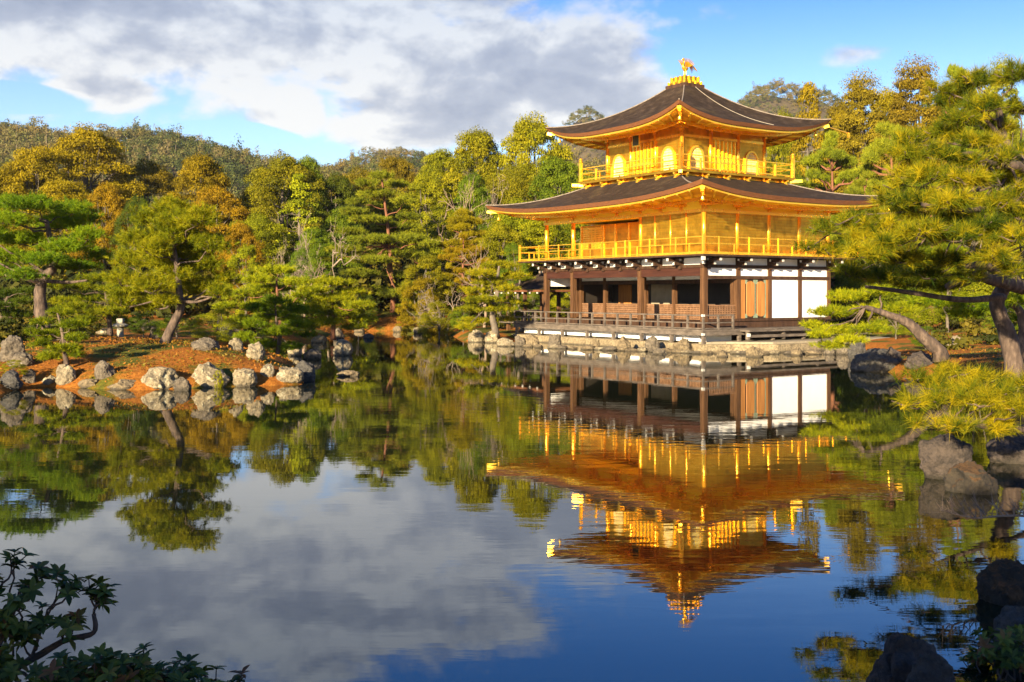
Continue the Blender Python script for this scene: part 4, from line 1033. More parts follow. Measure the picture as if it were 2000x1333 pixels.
pine('dark low pine behind the boulder at the left picture edge', [(10, 660, 44), (5, 620, 44), (15, 580, 44)], .16,
     [(10, 575, 90, 26), (45, 590, 60, 24), (-10, 600, 100, 26), (30, 615, 80, 24), (55, 570, 60, 22), (0, 632, 80, 24)], 44, L_DARK, BARK, 15, dens=40, dY=1.2)
pine('mid-green spreading pine on the bank behind the stone lantern', [(215, 646, 52), (212, 610, 52), (205, 570, 52), (200, 545, 52)], .12,
     [(195, 545, 90, 26), (165, 562, 80, 24), (225, 565, 80, 24), (180, 585, 110, 26), (235, 592, 70, 24), (150, 600, 70, 22), (200, 610, 110, 24), (165, 626, 80, 22), (120, 590, 60, 24), (230, 625, 60, 20), (110, 560, 60, 22)], 52, L_PINE, BARK, 16, dens=36, nl=.2, nw=.018, dY=1.4)
pine('yellow-green umbrella pine on the bank behind the inlet, taller of the two', [(545, 650, 57), (548, 615, 57), (542, 580, 57), (540, 545, 57)], .14,
     [(540, 530, 100, 24), (505, 548, 80, 22), (580, 552, 80, 22), (530, 565, 110, 24), (480, 575, 70, 22), (590, 578, 70, 22), (555, 592, 90, 22), (500, 600, 90, 22), (470, 625, 70, 22), (600, 610, 80, 22), (440, 600, 60, 22), (450, 640, 70, 20)], 57, L_PINEY, BARKR, 17, dens=36, nl=.22, nw=.019, dY=1.6)
pine('low yellow-green pine reaching over the inlet water, right of the umbrella pine', [(650, 655, 58), (652, 620, 58), (648, 590, 58), (650, 560, 58)], .13,
     [(645, 553, 100, 22), (615, 568, 80, 20), (690, 572, 70, 20), (650, 585, 120, 22), (700, 598, 80, 20), (620, 602, 80, 20), (670, 612, 110, 22), (710, 625, 70, 20), (640, 630, 100, 22), (600, 640, 70, 20), (690, 640, 60, 18), (570, 625, 70, 20)], 58, L_PINEY, BARKR, 18, dens=36, nl=.22, nw=.019, dY=1.6)
pine('tall many-layered red-trunked pine above the far orange bank', [(768, 606, 82), (766, 560, 82), (762, 510, 82), (758, 450, 82), (752, 400, 82), (745, 345, 82)], .22,
     [(745, 345, 60, 22), (715, 360, 60, 20), (775, 362, 60, 20), (740, 380, 90, 22), (700, 395, 60, 18), (790, 395, 60, 20), (755, 405, 110, 22), (690, 415, 70, 18), (720, 430, 100, 20), (800, 425, 70, 20), (770, 445, 110, 22),
      (690, 455, 80, 20), (735, 470, 120, 22), (805, 468, 90, 22), (840, 478, 60, 18), (680, 490, 90, 20), (770, 495, 120, 22), (725, 510, 110, 22), (815, 500, 80, 20), (700, 535, 90, 20), (760, 540, 120, 22), (800, 560, 80, 20), (730, 565, 80, 20), (770, 575, 90, 18), (650, 505, 60, 18), (840, 520, 50, 18)],
     82, L_RED, BARKR, 19, dens=22, nl=.30, nw=.028, nper=18, dY=2.6, rb=.09)
pine('light green pine with pale trunk just left of the pavilion deck', [(968, 650, 58.5), (962, 615, 58.5), (970, 580, 58.5), (972, 545, 58.5), (975, 520, 58.5)], .20,
     [(975, 520, 90, 22), (940, 535, 70, 20), (1005, 540, 70, 20), (960, 552, 90, 22), (925, 570, 60, 20), (990, 565, 60, 18), (940, 588, 90, 22), (1000, 592, 60, 20), (920, 606, 70, 20), (975, 605, 80, 20), (930, 628, 80, 20), (990, 625, 50, 18), (910, 640, 50, 18)], 58.5, L_PINEY, BARKG, 20, dens=40, nl=.2, nw=.018, dY=1.5)
pine('slim pine with two pale stems close to the fishing pavilion post', [(1018, 655, 63.5), (1022, 620, 63.5), (1012, 585, 63.5), (1016, 545, 63.5)], .17,
     [(1015, 545, 60, 20), (1000, 575, 50, 18), (1030, 600, 40, 16), (1008, 615, 40, 16)], 63.5, L_PINE, BARKG, 21, dens=36, nl=.2, nw=.018, dY=.7)

# right-hand pines
pine('big old pine filling the right edge with long golden needles and gnarled limbs', [(1982, 716, 22), (1966, 650, 22), (1947, 590, 21.8), (1985, 530, 21.5), (2035, 450, 21), (2020, 375, 20.5), (1990, 315, 20), (1962, 272, 20), (1950, 205, 20)], .18,
     [(1905, 160, 130, 50, 20), (1980, 150, 110, 50, 20), (1855, 200, 120, 50, 20.5), (1930, 210, 130, 44, 19), (1990, 215, 90, 50, 21), (1880, 235, 110, 44, 19.5), (1950, 250, 90, 40, 20.5), (1835, 175, 70, 40, 21),
      (1780, 275, 90, 50, 19), (1840, 262, 110, 50, 19.5), (1905, 280, 110, 46, 18.5), (1770, 305, 100, 44, 18.8), (1830, 305, 110, 44, 18.5), (1895, 318, 90, 40, 18.6),
      (1765, 342, 90, 50, 19), (1815, 345, 130, 50, 18.5), (1895, 355, 130, 50, 18), (1970, 350, 110, 54, 19), (1735, 392, 90, 46, 19), (1775, 395, 130, 52, 18), (1855, 400, 130, 52, 17.5), (1935, 405, 130, 54, 18), (1990, 420, 90, 60, 18.5),
      (1610, 448, 80, 40, 18.5), (1660, 435, 100, 46, 19), (1725, 445, 120, 52, 18), (1800, 455, 130, 54, 17.5), (1875, 465, 130, 54, 17.5), (1955, 465, 120, 54, 18), (1575, 485, 50, 30, 18.5), (1625, 492, 100, 44, 18.5), (1695, 498, 120, 48, 18), (1770, 508, 120, 48, 18), (1850, 512, 110, 44, 18), (1945, 505, 110, 44, 17.6),
      (1660, 535, 80, 34, 21), (1720, 545, 100, 38, 21), (1785, 555, 110, 34, 20.5), (1850, 560, 100, 30, 20.5), (1745, 365, 60, 36, 19.4), (1985, 290, 60, 40, 19), (1860, 430, 110, 44, 18.4), (1760, 425, 110, 44, 18.6), (1985, 465, 90, 44, 17.4), (1920, 440, 110, 44, 17.6), (1960, 310, 90, 44, 18.6), (1990, 380, 80, 50, 18), (1820, 540, 110, 36, 18.6), (1900, 545, 90, 30, 18.4), (1975, 530, 80, 34, 17.6), (1680, 470, 100, 44, 18.4), (1740, 475, 110, 44, 17.8)],
     19, L_PINEN, BARK, 22, dens=35, nl=.20, nw=.0070, nper=56, dY=.55, rb=.035, rnd_shift=.04, dip=.5, jit=.40, tv=.24, thick=1.0,
     extra=[([(2000, 562, 21), (1945, 548, 20.5), (1895, 540, 20), (1850, 560, 19.5)], .14), ([(1990, 555, 21), (1930, 520, 20.5), (1890, 520, 20)], .13), ([(1960, 580, 21.5), (1880, 586, 20.5), (1780, 572, 20), (1690, 560, 20)], .07),
            ([(2015, 375, 20.5), (1960, 400, 18.5), (1880, 412, 17.8), (1800, 400, 17.6)], .07), ([(1985, 310, 20), (1940, 320, 19), (1900, 300, 18.6), (1860, 305, 18.5)], .06), ([(2030, 470, 21), (1980, 430, 19), (1930, 440, 18)], .11),
            ([(1962, 272, 20), (1930, 240, 19.6), (1910, 200, 19.6)], .05), ([(2020, 375, 20.5), (1995, 330, 19.3), (1960, 318, 19), (1935, 285, 19)], .12)])
pine('low leaning pine with sunny yellow-green tiers beside the white pavilion wall', [(1838, 688, 33), (1805, 660, 33), (1775, 632, 33), (1735, 615, 33), (1690, 600, 33)], .22,
     [(1655, 582, 100, 34), (1720, 572, 90, 36), (1622, 612, 100, 34), (1690, 612, 120, 38), (1755, 604, 90, 34), (1592, 638, 70, 26), (1640, 648, 110, 30), (1700, 645, 90, 28), (1625, 676, 80, 24), (1600, 655, 60, 22), (1660, 665, 70, 20)],
     33, L_PINEY, BARK, 23, dens=78, nl=.15, nw=.012, nper=22, dY=1.0, rnd_shift=.1)
pine('shaded pine boughs behind the old trunk on the brown slope at right', [(1992, 690, 31), (2000, 640, 31), (1985, 600, 31), (1940, 590, 31)], .2,
     [(1850, 595, 120, 30), (1920, 600, 110, 30), (1980, 590, 90, 34), (1880, 615, 100, 24), (1800, 590, 80, 26), (1990, 625, 70, 30)], 31, L_PINE, BARK, 24, dens=50, dY=1.0)
pine('lowest foreground pine branch with bright long needles over the brown rock', [(2075, 905, 15.6), (2060, 860, 15.5), (2020, 840, 15.3), (1960, 838, 15), (1890, 826, 14.8), (1830, 800, 14.8)], .085,
     [(1790, 742, 100, 40, 15), (1855, 732, 100, 38, 15.4), (1925, 742, 110, 42, 15), (1990, 752, 100, 50, 15), (1772, 788, 80, 40, 14.7), (1838, 786, 110, 44, 14.4), (1915, 788, 120, 46, 14.2), (1990, 800, 100, 50, 14.5), (1800, 826, 80, 34, 14.5), (1870, 832, 100, 36, 14.4), (1950, 836, 100, 40, 14.5), (1830, 760, 90, 36, 15), (1955, 770, 90, 40, 14.6), (1890, 762, 90, 38, 14.8)],
     14.8, L_PINEN, BARK, 25, dens=34, nl=.18, nw=.0058, nper=60, dY=.35, rb=.02, rnd_shift=.12, jit=.55, tv=.2)

# ------------------------------------------------------------------ forest trees: prototypes, then copies
def proto_broad(seed, lobes, wide=.5, top=1.0, per=760, size=.078, clump=.98):
    """about 10 m high"""
    rng = np.random.default_rng(seed); cl = []
    for _ in range(lobes):
        a = rng.uniform(0, 6.28); q = rng.uniform(0, 1) ** .8; z = 1.5 + 7.7 * q
        rmax = 5 * wide * 2 * math.sin(math.pi * min(.98, (.22 + .72 * q))) ** .75
        r = rmax * rng.uniform(.35, 1.0) ** .5
        s = clump * rng.uniform(.42, 1.4) * (1.1 - .35 * q)
        cl.append(((math.cos(a) * r * .85, math.sin(a) * r * .85, z + rng.uniform(-.3, .3)), (s * rng.uniform(.8, 1.3), s * rng.uniform(.8, 1.3), s * rng.uniform(.5, .9))))
    cl.append(((0, 0, 9.1), (1.1, 1.1, .9)))
    cr = leaf_crown('crown', rng, cl, per, size)
    tb = MB().tube([(0, 0, -.8), (.05, 0, 1.5), (-.1, .1, 3.5), (.1, 0, 6), (0, 0, 8.3)], [.34, .27, .22, .15, .05], 8)
    for c, r in cl[:14]:
        q = wiggle((0, 0, rng.uniform(2, 5.5)), c, 5, .07, rng); tb.tube(q, [.11, .09, .075, .06, .045, .02], 5)
    return cr, tb.mesh('trunk', True)
def proto_cone(seed, tiers=15, wide=2.6, open_=0.0, per=300, size=.095):
    rng = np.random.default_rng(seed); cl = []
    tb = MB().tube([(0, 0, -.8), (.05, .03, 3), (-.04, 0, 7), (0, 0, 9.8)], [.26, .2, .12, .03], 8)
    for i in range(tiers):
        q = i / (tiers - 1); z = 2.0 + 7.7 * q; R = wide * (1 - q) ** .75 + .25; n = int(9 - 4 * q)
        for k in range(n):
            if rng.random() < open_: continue
            a = rng.uniform(0, 6.28); r = R * rng.uniform(.45, 1); c = (math.cos(a) * r, math.sin(a) * r, z - r * .12 + rng.uniform(-.2, .2)); s = .62 * rng.uniform(.7, 1.3)
            cl.append((c, (s, s, s * .62)))
            if k % 2 == 0: tb.tube([(0, 0, z - .25), c], [.045, .015], 5)
    return leaf_crown('crown', rng, cl, per, size), tb.mesh('trunk', True)
def proto_pine(seed, tiers=7, wide=3.2):
    rng = np.random.default_rng(seed); pads = []
    tb = MB().tube([(0, 0, -.8), (.15, .1, 3), (-.2, 0, 6), (.1, 0, 9.3)], [.28, .22, .15, .04], 8)
    for i in range(tiers):
        q = i / (tiers - 1); z = 3.6 + 5.9 * q; R = wide * math.sin(math.pi * (.28 + .66 * q)); n = 6 if q < .85 else 2
        for k in range(n):
            a = 6.28 * k / n + rng.uniform(-.5, .5); r = R * rng.uniform(.35, 1); c = Vector((math.cos(a) * r, math.sin(a) * r, z + rng.uniform(-.35, .35))); s = rng.uniform(.7, 1.25)
            pads.append((np.array(c), (s, s, .36 * s))); tb.tube(wiggle((0, 0, z - .5), c, 4, .08, rng), [.08, .07, .06, .045, .02], 5)
    return needle_crown('crown', pads, rng, 55, .26, .030, 16), tb.mesh('trunk', True)
def proto_bare(seed, depth=5, spread=.55, r0=.16, gnarl=.25):
    rng = np.random.default_rng(seed); tb = MB()
    def grow(p, d, L, r, k):
        q = p + d * L; mid = p.lerp(q, .5) + Vector(rng.normal(size=3)) * L * gnarl * .35
        tb.tube([p, mid, q], [r, r * .82, r * .66], 6 if k > 2 else 4, False)
        if k == 0: return
        for _ in range(3 if rng.random() < .6 else 2):
            e = (d + Vector(rng.normal(size=3)) * spread + Vector((0, 0, .12))).normalized(); grow(q.lerp(mid, rng.uniform(0, .35)), e, L * rng.uniform(.62, .86), r * .62, k - 1)
    grow(Vector((0, 0, -.4)), Vector((.05, .05, 1)), 2.6, r0, depth)
    return None, tb.mesh('trunk', True)
PROTO = {
 'broad0': proto_broad(1, 125), 'broad1': proto_broad(2, 135, .46, clump=.9), 'broad2': proto_broad(3, 110, .55, clump=1.05), 'broad3': proto_broad(4, 140, .40, clump=.85),
 'open': proto_broad(5, 125, .52, clump=.75, per=720), 'cone': proto_cone(6), 'sparse': proto_cone(7, 13, 3.1, .28, 280, .095), 'young': proto_cone(8, 12, 2.9, .1, 260, .11),
 'rag': proto_broad(14, 300, .21, per=1500, size=.048, clump=.40),
 'pine': proto_pine(9), 'pine1': proto_pine(10, 6, 3.6), 'bare': proto_bare(11), 'bare1': proto_bare(12, 5, .75, .2, .5), 'bush': proto_broad(13, 60, .75, per=520, clump=1.3)}
DIM = {}
for k, (c, tk) in PROTO.items():
    v = np.zeros(len((c or tk).vertices) * 3, np.float32); (c or tk).vertices.foreach_get('co', v); v = v.reshape(-1, 3)
    DIM[k] = (v[:, 0].max() - v[:, 0].min(), v[:, 2].max())
CATS = {'bare': 'bare tree', 'bare1': 'bare tree', 'bush': 'bush', 'pine': 'pine tree', 'pine1': 'pine tree'}
NAMES = {'bare': 'bare_tree', 'bare1': 'bare_tree', 'bush': 'bush', 'pine': 'pine_tree', 'pine1': 'pine_tree', 'cone': 'conifer_tree', 'rag': 'conifer_tree', 'sparse': 'conifer_tree', 'young': 'conifer_tree'}
_n = [0]
def tree(kind, px, top, wpx, Y, leaf, bark, label, base_py=None, group='forest trees behind the pond'):
    _n[0] += 1; rng = random.Random(_n[0] * 7 + 1)
    X = (px - 1000) / F * Y
    zb = h1(X, Y) if base_py is None else at(px, base_py, Y).z
    ht = CAMZ - (top - HOR) * Y / F - zb; wd = wpx * Y / F * (1.22 if kind[:4] in ('broa', 'open') else 1); dw, dh = DIM[kind]
    t = thing(NAMES.get(kind, 'broadleaf_tree'), label, CATS.get(kind, 'tree'), (X, Y, zb), rng.uniform(0, 6.28), group)
    sc = (wd / dw, wd / dw * rng.uniform(.9, 1.1), ht / dh)
    c, tk = PROTO[kind]
    link('trunk', tk, bark, t, scale=sc)
    if c: link('crown', c, leaf, t, scale=sc)
    return t
FOREST = [
 # left side, beyond the island
 ('broad1', 165, 238, 190, 112, L_AMBER, 'orange-gold broadleaf tree, tallest crown above the left pine'),
 ('broad0', 70, 280, 150, 106, L_GOLD, 'olive-gold broadleaf tree left of the tallest orange crown'),
 ('broad3', 5, 318, 130, 104, L_GOLD, 'golden broadleaf tree cut by the left picture edge'),
 ('broad2', 285, 292, 140, 118, L_BROWN, 'brown-olive broadleaf tree right of the tallest orange crown'),
 ('broad0', 120, 345, 150, 94, L_GOLD, 'golden leafy tree just above the left edge pine'),
 ('broad1', 205, 352, 110, 92, L_AMBER, 'amber leafy tree between the left edge pine and the leaning pine'),
 ('bush', 262, 378, 110, 88, L_DARK, 'dark grey-green tree in the shaded gap left of the leaning pine top'),
 ('broad3', 392, 292, 130, 106, L_GOLD, 'pointed golden tree directly above the leaning island pine'),
 ('broad1', 425, 360, 150, 95, L_AMBER, 'amber-gold leafy tree right above the leaning island pine'),
 ('broad2', 552, 282, 165, 110, L_OLIVE, 'large rounded olive-gold tree near the dip of the ridge'),
 ('broad0', 600, 300, 100, 112, L_GREEN, 'dark green tree on the right flank of the rounded olive-gold tree'),
 ('young', 585, 338, 120, 94, L_YGRN, 'bright green young conifer in front of the rounded olive-gold tree'),
 ('broad2', 500, 400, 120, 88, L_OLIVE, 'olive tree below the rounded olive-gold tree'),
 ('broad3', 335, 395, 110, 96, L_BROWN, 'brown-green tree behind the leaning pine crown'),
 ('broad0', 470, 430, 90, 80, L_AMBER, 'small amber tree right of the leaning island pine crown'),
 ('open', 480, 470, 80, 72, L_YGRN, 'small yellow-green tree low behind the umbrella pine'),
 ('bush', 590, 480, 120, 72, L_GREEN, 'round dark green bush tree above the umbrella pine'),
 ('broad1', 655, 335, 110, 112, L_DARK, 'dark green tree between the young conifer and the layered red pine'),
 ('broad2', 700, 310, 130, 122, L_BROWN, 'brown-olive tree behind the top of the layered red pine'),
 ('broad0', 770, 300, 120, 124, L_BROWN, 'brownish tree right behind the top of the layered red pine'),
 ('broad3', 665, 400, 90, 96, L_GREEN, 'green tree left of the layered red pine trunk'),
 ('bare1', 640, 408, 120, 78, None, 'white-branched bare tree left of the layered red pine'),
 ('bare1', 560, 440, 70, 76, None, 'small pale bare tree above the umbrella pine'),
 ('bare', 600, 505, 80, 70, None, 'low tangled bare shrub tree behind the yellow pines'),
 # centre
 ('broad1', 830, 335, 120, 110, L_OLIVE, 'olive tree right of the layered red pine'),
 ('broad0', 860, 285, 110, 118, L_OLIVE, 'olive-green tree with knobbly top left of the pavilion, lower of the skyline crowns'),
 ('broad3', 930, 242, 140, 112, L_YGRN, 'airy yellow-green tree breaking the skyline left of the pavilion'),
 ('broad1', 1045, 216, 165, 108, L_YGRN, 'tallest airy yellow-green tree beside the upper roof tip'),
 ('broad2', 1000, 300, 130, 100, L_OLIVE, 'olive tree below the airy skyline trees left of the pavilion'),
 ('broad0', 1090, 300, 150, 96, L_GREEN, 'dense green tree behind the upper balcony railing'),
 ('broad1', 1150, 330, 110, 92, L_OLIVE, 'olive tree partly hidden by the upper balcony'),
 ('broad3', 925, 330, 100, 96, L_GREEN, 'mid-green tree between airy skyline tree and lower roof'),
 ('broad2', 1010, 372, 150, 90, L_YGRN, 'yellow-green tree with pale limbs above the lower roof tip'),
 ('bare', 900, 345, 100, 86, None, 'brown bare tree with upright twigs left of the lower roof tip'),
 ('bare1', 960, 330, 90, 94, None, 'pale gnarled bare branches above the lower roof tip'),
 ('broad0', 865, 400, 100, 88, L_OLIVE, 'olive leafy tree behind the brown bare tree'),
 ('pine', 905, 402, 110, 80, L_GOLD, 'golden tiered tree below the lower roof tip'),
 ('pine1', 905, 455, 120, 76, L_GOLD, 'golden spreading tree above the light green pine'),
 ('broad1', 975, 430, 120, 78, L_OLIVE, 'olive tree seen under the lower roof tip'),
 ('broad0', 1060, 420, 140, 82, L_YGRN, 'yellow-green tree seen between the gold columns'),
 ('bush', 1005, 470, 80, 72, L_GREEN, 'round green bush left of the gold balcony railing'),
 ('bush', 1150, 470, 120, 78, L_DARK, 'dark bush behind the open end of the gold storey'),
 ('bare', 945, 470, 90, 72, None, 'greyish bare tree above the light green pine'),
 ('open', 832, 492, 100, 74, L_OLIVE, 'bronze-olive leafy tree above the far orange bank'),
 ('open', 822, 535, 85, 72, L_GOLD, 'golden-leaved small tree leaning over the far orange bank'),
 ('bare1', 870, 545, 90, 70, None, 'low twisted bare tree between the golden small tree and the light green pine'),
 ('bush', 858, 586, 90, 68, L_OLIVE, 'glossy olive bush overhanging the water right of the far orange bank'),
 ('bush', 905, 600, 60, 66, L_GREEN, 'dark green bush at the water left of the light green pine'),
 ('bush', 1040, 560, 80, 72, L_GREEN, 'green bush seen through the fishing pavilion'),
 ('bush', 1120, 555, 110, 72, L_YGRN, 'sunlit yellow-green bush seen through the open ground storey'),
 ('bush', 700, 560, 90, 76, L_DARK, 'dark bush at the foot of the layered red pine'),
 ('broad3', 615, 440, 90, 84, L_GREEN, 'green tree behind the white-branched bare tree'),
 # right side, beyond the pavilion
 ('cone', 1578, 158, 110, 100, L_GOLD, 'golden pointed conifer right of the upper roof'),
 ('rag', 1682, 128, 150, 98, L_BROWN, 'ragged brown-green conifer with bare lower trunk right of the pavilion'),
 ('rag', 1788, 100, 165, 100, L_BROWN, 'tallest ragged conifer on the right skyline'),
 ('pine', 1870, 116, 110, 104, L_RED, 'pale flat-topped pine between the tallest conifer and the big old pine'),
 ('rag', 1958, 96, 110, 104, L_RED, 'conifer tip showing above the big old pine at right'),
 ('pine1', 1625, 250, 170, 84, L_RED, 'orange-trunked pine right of the upper balcony'),
 ('pine', 1740, 232, 170, 80, L_RED, 'layered pine behind the big old pine, right of the orange-trunked pine'),
 ('broad0', 1735, 165, 110, 112, L_GOLD, 'golden-brown tree filling the gap between the two ragged conifers'),
 ('broad2', 1845, 150, 120, 112, L_OLIVE, 'olive crown between the tallest ragged conifer and the flat-topped pine'),
 ('broad3', 1640, 185, 90, 112, L_BROWN, 'brown crown just left of the shorter ragged conifer'),
 ('broad1', 1915, 150, 120, 114, L_OLIVE, 'olive crown right of the flat-topped pine'),
 ('broad3', 1530, 205, 90, 106, L_OLIVE, 'olive tree tucked behind the right tip of the upper roof'),
 ('broad1', 1640, 215, 110, 108, L_GOLD, 'golden tree between the pointed conifer and the ragged conifer'),
 ('broad0', 1740, 215, 130, 106, L_OLIVE, 'olive tree between the two ragged conifers'),
 ('broad2', 1840, 210, 150, 106, L_BROWN, 'brown-olive tree right of the tallest ragged conifer'),
 ('broad1', 1940, 200, 150, 108, L_OLIVE, 'olive tree behind the crown of the big old pine'),
 ('bush', 1545, 318, 100, 82, L_DARK, 'dark green tree directly right of the gold third storey'),
 ('pine1', 1690, 330, 150, 76, L_RED, 'low layered pine just above the right end of the lower roof'),
 ('broad0', 1590, 350, 120, 86, L_GREEN, 'green tree below the orange-trunked pine'),
 ('pine', 1820, 330, 160, 72, L_PINE, 'mid-green pine hidden among the big old pine branches'),
 ('broad2', 1900, 340, 200, 76, L_OLIVE, 'broad olive tree filling the gap behind the big old pine'),
 ('broad1', 1720, 450, 170, 68, L_GREEN, 'green tree behind the white wall end of the pavilion'),
 ('bush', 1850, 520, 160, 60, L_YGRN, 'yellow-green bush on the right bank beyond the old pine trunk'),
 ('bush', 1960, 560, 120, 50, L_GREEN, 'green bush behind the old pine trunk'),
 ('bush', 1750, 600, 90, 52, L_PINE, 'low clipped green bush between leaning trunk and terrace'),
 ('bush', 1808, 636, 70, 44, L_GREEN, 'small grey-green bush right of the leaning pine trunk'),
 ('bush', 25, 702, 60, 30.5, L_OLIVE, 'low olive shrub on the shore rocks at the left picture edge'),
 ('bush', 425, 722, 26, 30.4, L_YGRN, 'little bright yellow-green shrub beside the dome boulder'),
 ('bush', 345, 618, 100, 50, L_GREEN, 'green bush behind the leaning pine trunk'),
 ('bush', 425, 600, 110, 55, L_OLIVE, 'olive bush right of the leaning pine trunk, beyond the white boulders'),
 ('bush', 280, 610, 70, 50, L_DARK, 'dark bush beside the stone lantern'),
]
for k in FOREST:
    kind = k[0]; bark = {'bare1': BARKW, 'bare': BARKT, 'pine': BARKR, 'pine1': BARKR}.get(kind, BARKG)
    tree(*k[:6], bark, k[6])

# background wood just behind, beyond counting, and the hill forest
def clump_mesh(name, pts, scales, rng, m, n_cards, card, kinds=10, trunk_frac=0.0, tone=None):
    protos = []
    for k in range(kinds):
        cl = []
        for _ in range(6):
            a = rng.uniform(0, 6.28); r = rng.uniform(0, .42); cl.append(np.array([math.cos(a) * r, math.sin(a) * r, rng.uniform(.38, .95)]))
        c = np.array(cl)[rng.integers(0, 6, n_cards)]; d = unit(rng.normal(size=(n_cards, 3))); d[:, 2] = np.abs(d[:, 2]) * rng.choice([1, 1, -.5], n_cards)
        protos.append((c + d * np.array([.22, .22, .16]), unit(d + rng.normal(size=(n_cards, 3)) * .3 + [0, 0, .2])))
    P, N, S, R = [], [], [], []
    for i, p in enumerate(pts):
        q, n = protos[rng.integers(kinds)]; s = scales[i]; a = rng.uniform(0, 6.28); ca, sa = math.cos(a), math.sin(a); M = np.array([[ca, -sa, 0], [sa, ca, 0], [0, 0, 1]])
        P.append((q @ M.T) * np.array([s[0], s[0], s[1]]) + p); N.append(n @ M.T); S.append(card * s[0] * rng.uniform(.6, 1.3, n_cards))
        tn = rng.random() if tone is None else tone[i]
        R.append(np.clip(rng.normal(tn, .05, n_cards), 0, 1))
    v, f, r = cards(np.concatenate(P), np.concatenate(N), np.concatenate(S), rng, .7, np.concatenate(R))
    o = link(name, np_mesh(name, v, [f], {'rnd': r}), m); o['kind'] = 'stuff'; return o
rng = np.random.default_rng(77)
def scatter(n, ylo, yhi, xl, xr, ypow=1.0):
    y = ylo + (yhi - ylo) * rng.random(n) ** ypow; x = xl(y) + (xr(y) - xl(y)) * rng.random(n); return x, y
x0_, y0_ = scatter(900, 128, 235, lambda y: -.52 * y - 15, lambda y: .52 * y + 15)
x, y = scatter(7500, 300, 530, lambda y: -.50 * y - 15, lambda y: .12 * y)
x2, y2 = scatter(2600, 640, 800, lambda y: -.26 * y, lambda y: .02 * y)
x3, y3 = scatter(1500, 880, 1040, lambda y: -10 + 0 * y, lambda y: 160 + 0 * y)
x4, y4 = scatter(4200, 740, 960, lambda y: 110 + 0 * y, lambda y: 350 + 0 * y)
x5, y5 = scatter(1500, 300, 520, lambda y: .12 * y, lambda y: .50 * y + 10)
X = np.concatenate([x0_, x, x2, x3, x4, x5]); Yv = np.concatenate([y0_, y, y2, y3, y4, y5]); Z = height(X, Yv)
hs = rng.uniform(3.2, 6.4, len(X)) * np.exp(rng.normal(0, .18, len(X))) * np.where(rng.random(len(X)) < .08, 1.4, 1); ws = rng.uniform(3.6, 6.4, len(X))
tone = np.clip(.42 + .34 * np.sin(X * .06 + 1.0 + np.sin(Yv * .05)) * np.sin(Yv * .045) + rng.normal(0, .20, len(X)), 0, 1)
hf = clump_mesh('hill_forest', np.stack([X, Yv, Z - .4], 1), np.stack([ws, hs], 1), rng, L_FAR, 110, .062, tone=tone)
hf['label'] = 'mixed winter forest covering the hills beyond the pond'; hf['category'] = 'forest'
tm = MB()
for i in rng.choice(len(X), 900, replace=False):
    if Yv[i] < 560: h_ = hs[i] * rng.uniform(.9, 1.3); tm.tube([(X[i], Yv[i], Z[i]), (X[i] + rng.uniform(-.3, .3), Yv[i], Z[i] + h_)], [.17, .05], 4, False)
to = tm.build('bare_trunks', BARKW); to['kind'] = 'stuff'; to['label'] = 'pale thin trunks standing among the hill forest'; to['category'] = 'trunks'
x, y = scatter(1500, 78, 128, lambda y: -.55 * y - 8, lambda y: .55 * y + 8)
s_ = pond_sd(x, y); k = s_ > 3.0; x, y = x[k], y[k]
xe, ye = scatter(900, 40, 80, lambda y: -.55 * y - 5, lambda y: .55 * y + 5); s_ = pond_sd(xe, ye)
lx = (xe - NEAR[0]) * math.cos(TH) + (ye - NEAR[1]) * math.sin(TH); ly = -(xe - NEAR[0]) * math.sin(TH) + (ye - NEAR[1]) * math.cos(TH)
k = (s_ > 2.2) & ~((lx > -4) & (lx < 15) & (ly > -5) & (ly < 19)) & ((ye > 60) | (np.abs(xe) > .36 * ye + 1)) ; xe, ye = xe[k], ye[k]
sc1 = np.stack([rng.uniform(2.2, 4.0, len(x)), rng.uniform(1.6, 4.2, len(x))], 1); sc2 = np.stack([rng.uniform(.7, 1.5, len(xe)), rng.uniform(.5, 1.1, len(xe))], 1)
xx, yy = np.concatenate([x, xe]), np.concatenate([y, ye])
un = clump_mesh('undergrowth', np.stack([xx, yy, height(xx, yy) - .25 * np.concatenate([sc1, sc2])[:, 1]], 1), np.concatenate([sc1, sc2]), rng, L_UND, 110, .085)
un['label'] = 'dark leafy undergrowth filling the forest floor'; un['category'] = 'undergrowth'

# ------------------------------------------------------------------ foreground shrubs
def leaf_rosette(V, Fc, R, o, axis, rng, n, L, tone):
    a = axis.normalized(); t = a.cross(Vector((.3, .2, 1))).normalized(); b = a.cross(t)
    for k in range(n):
        an = 6.28 * k / n + rng.uniform(-.35, .35); out = (t * math.cos(an) + b * math.sin(an)); up = rng.uniform(.15, .9)
        d = (out + a * up).normalized(); s = d.cross(a).normalized(); nn = s.cross(d)
        l = L * rng.uniform(.65, 1.15); wd = l * .21; i0 = len(V)
        tn = min(1, max(0, tone + rng.gauss(0, .2)))
        prof = [(.0, .05), (.25, .75), (.55, 1.0), (.82, .6), (1.0, .03)]
        for q, ww in prof:
            c = o + d * l * q - nn * l * .28 * q * q
            for e in (-1, 0, 1): V.append(c + s * e * wd * ww + nn * abs(e) * wd * .45 * ww); R.append(tn)
        for j in range(4):
            for e in (0, 1): q = i0 + j * 3 + e; Fc.append((q, q + 1, q + 4, q + 3))
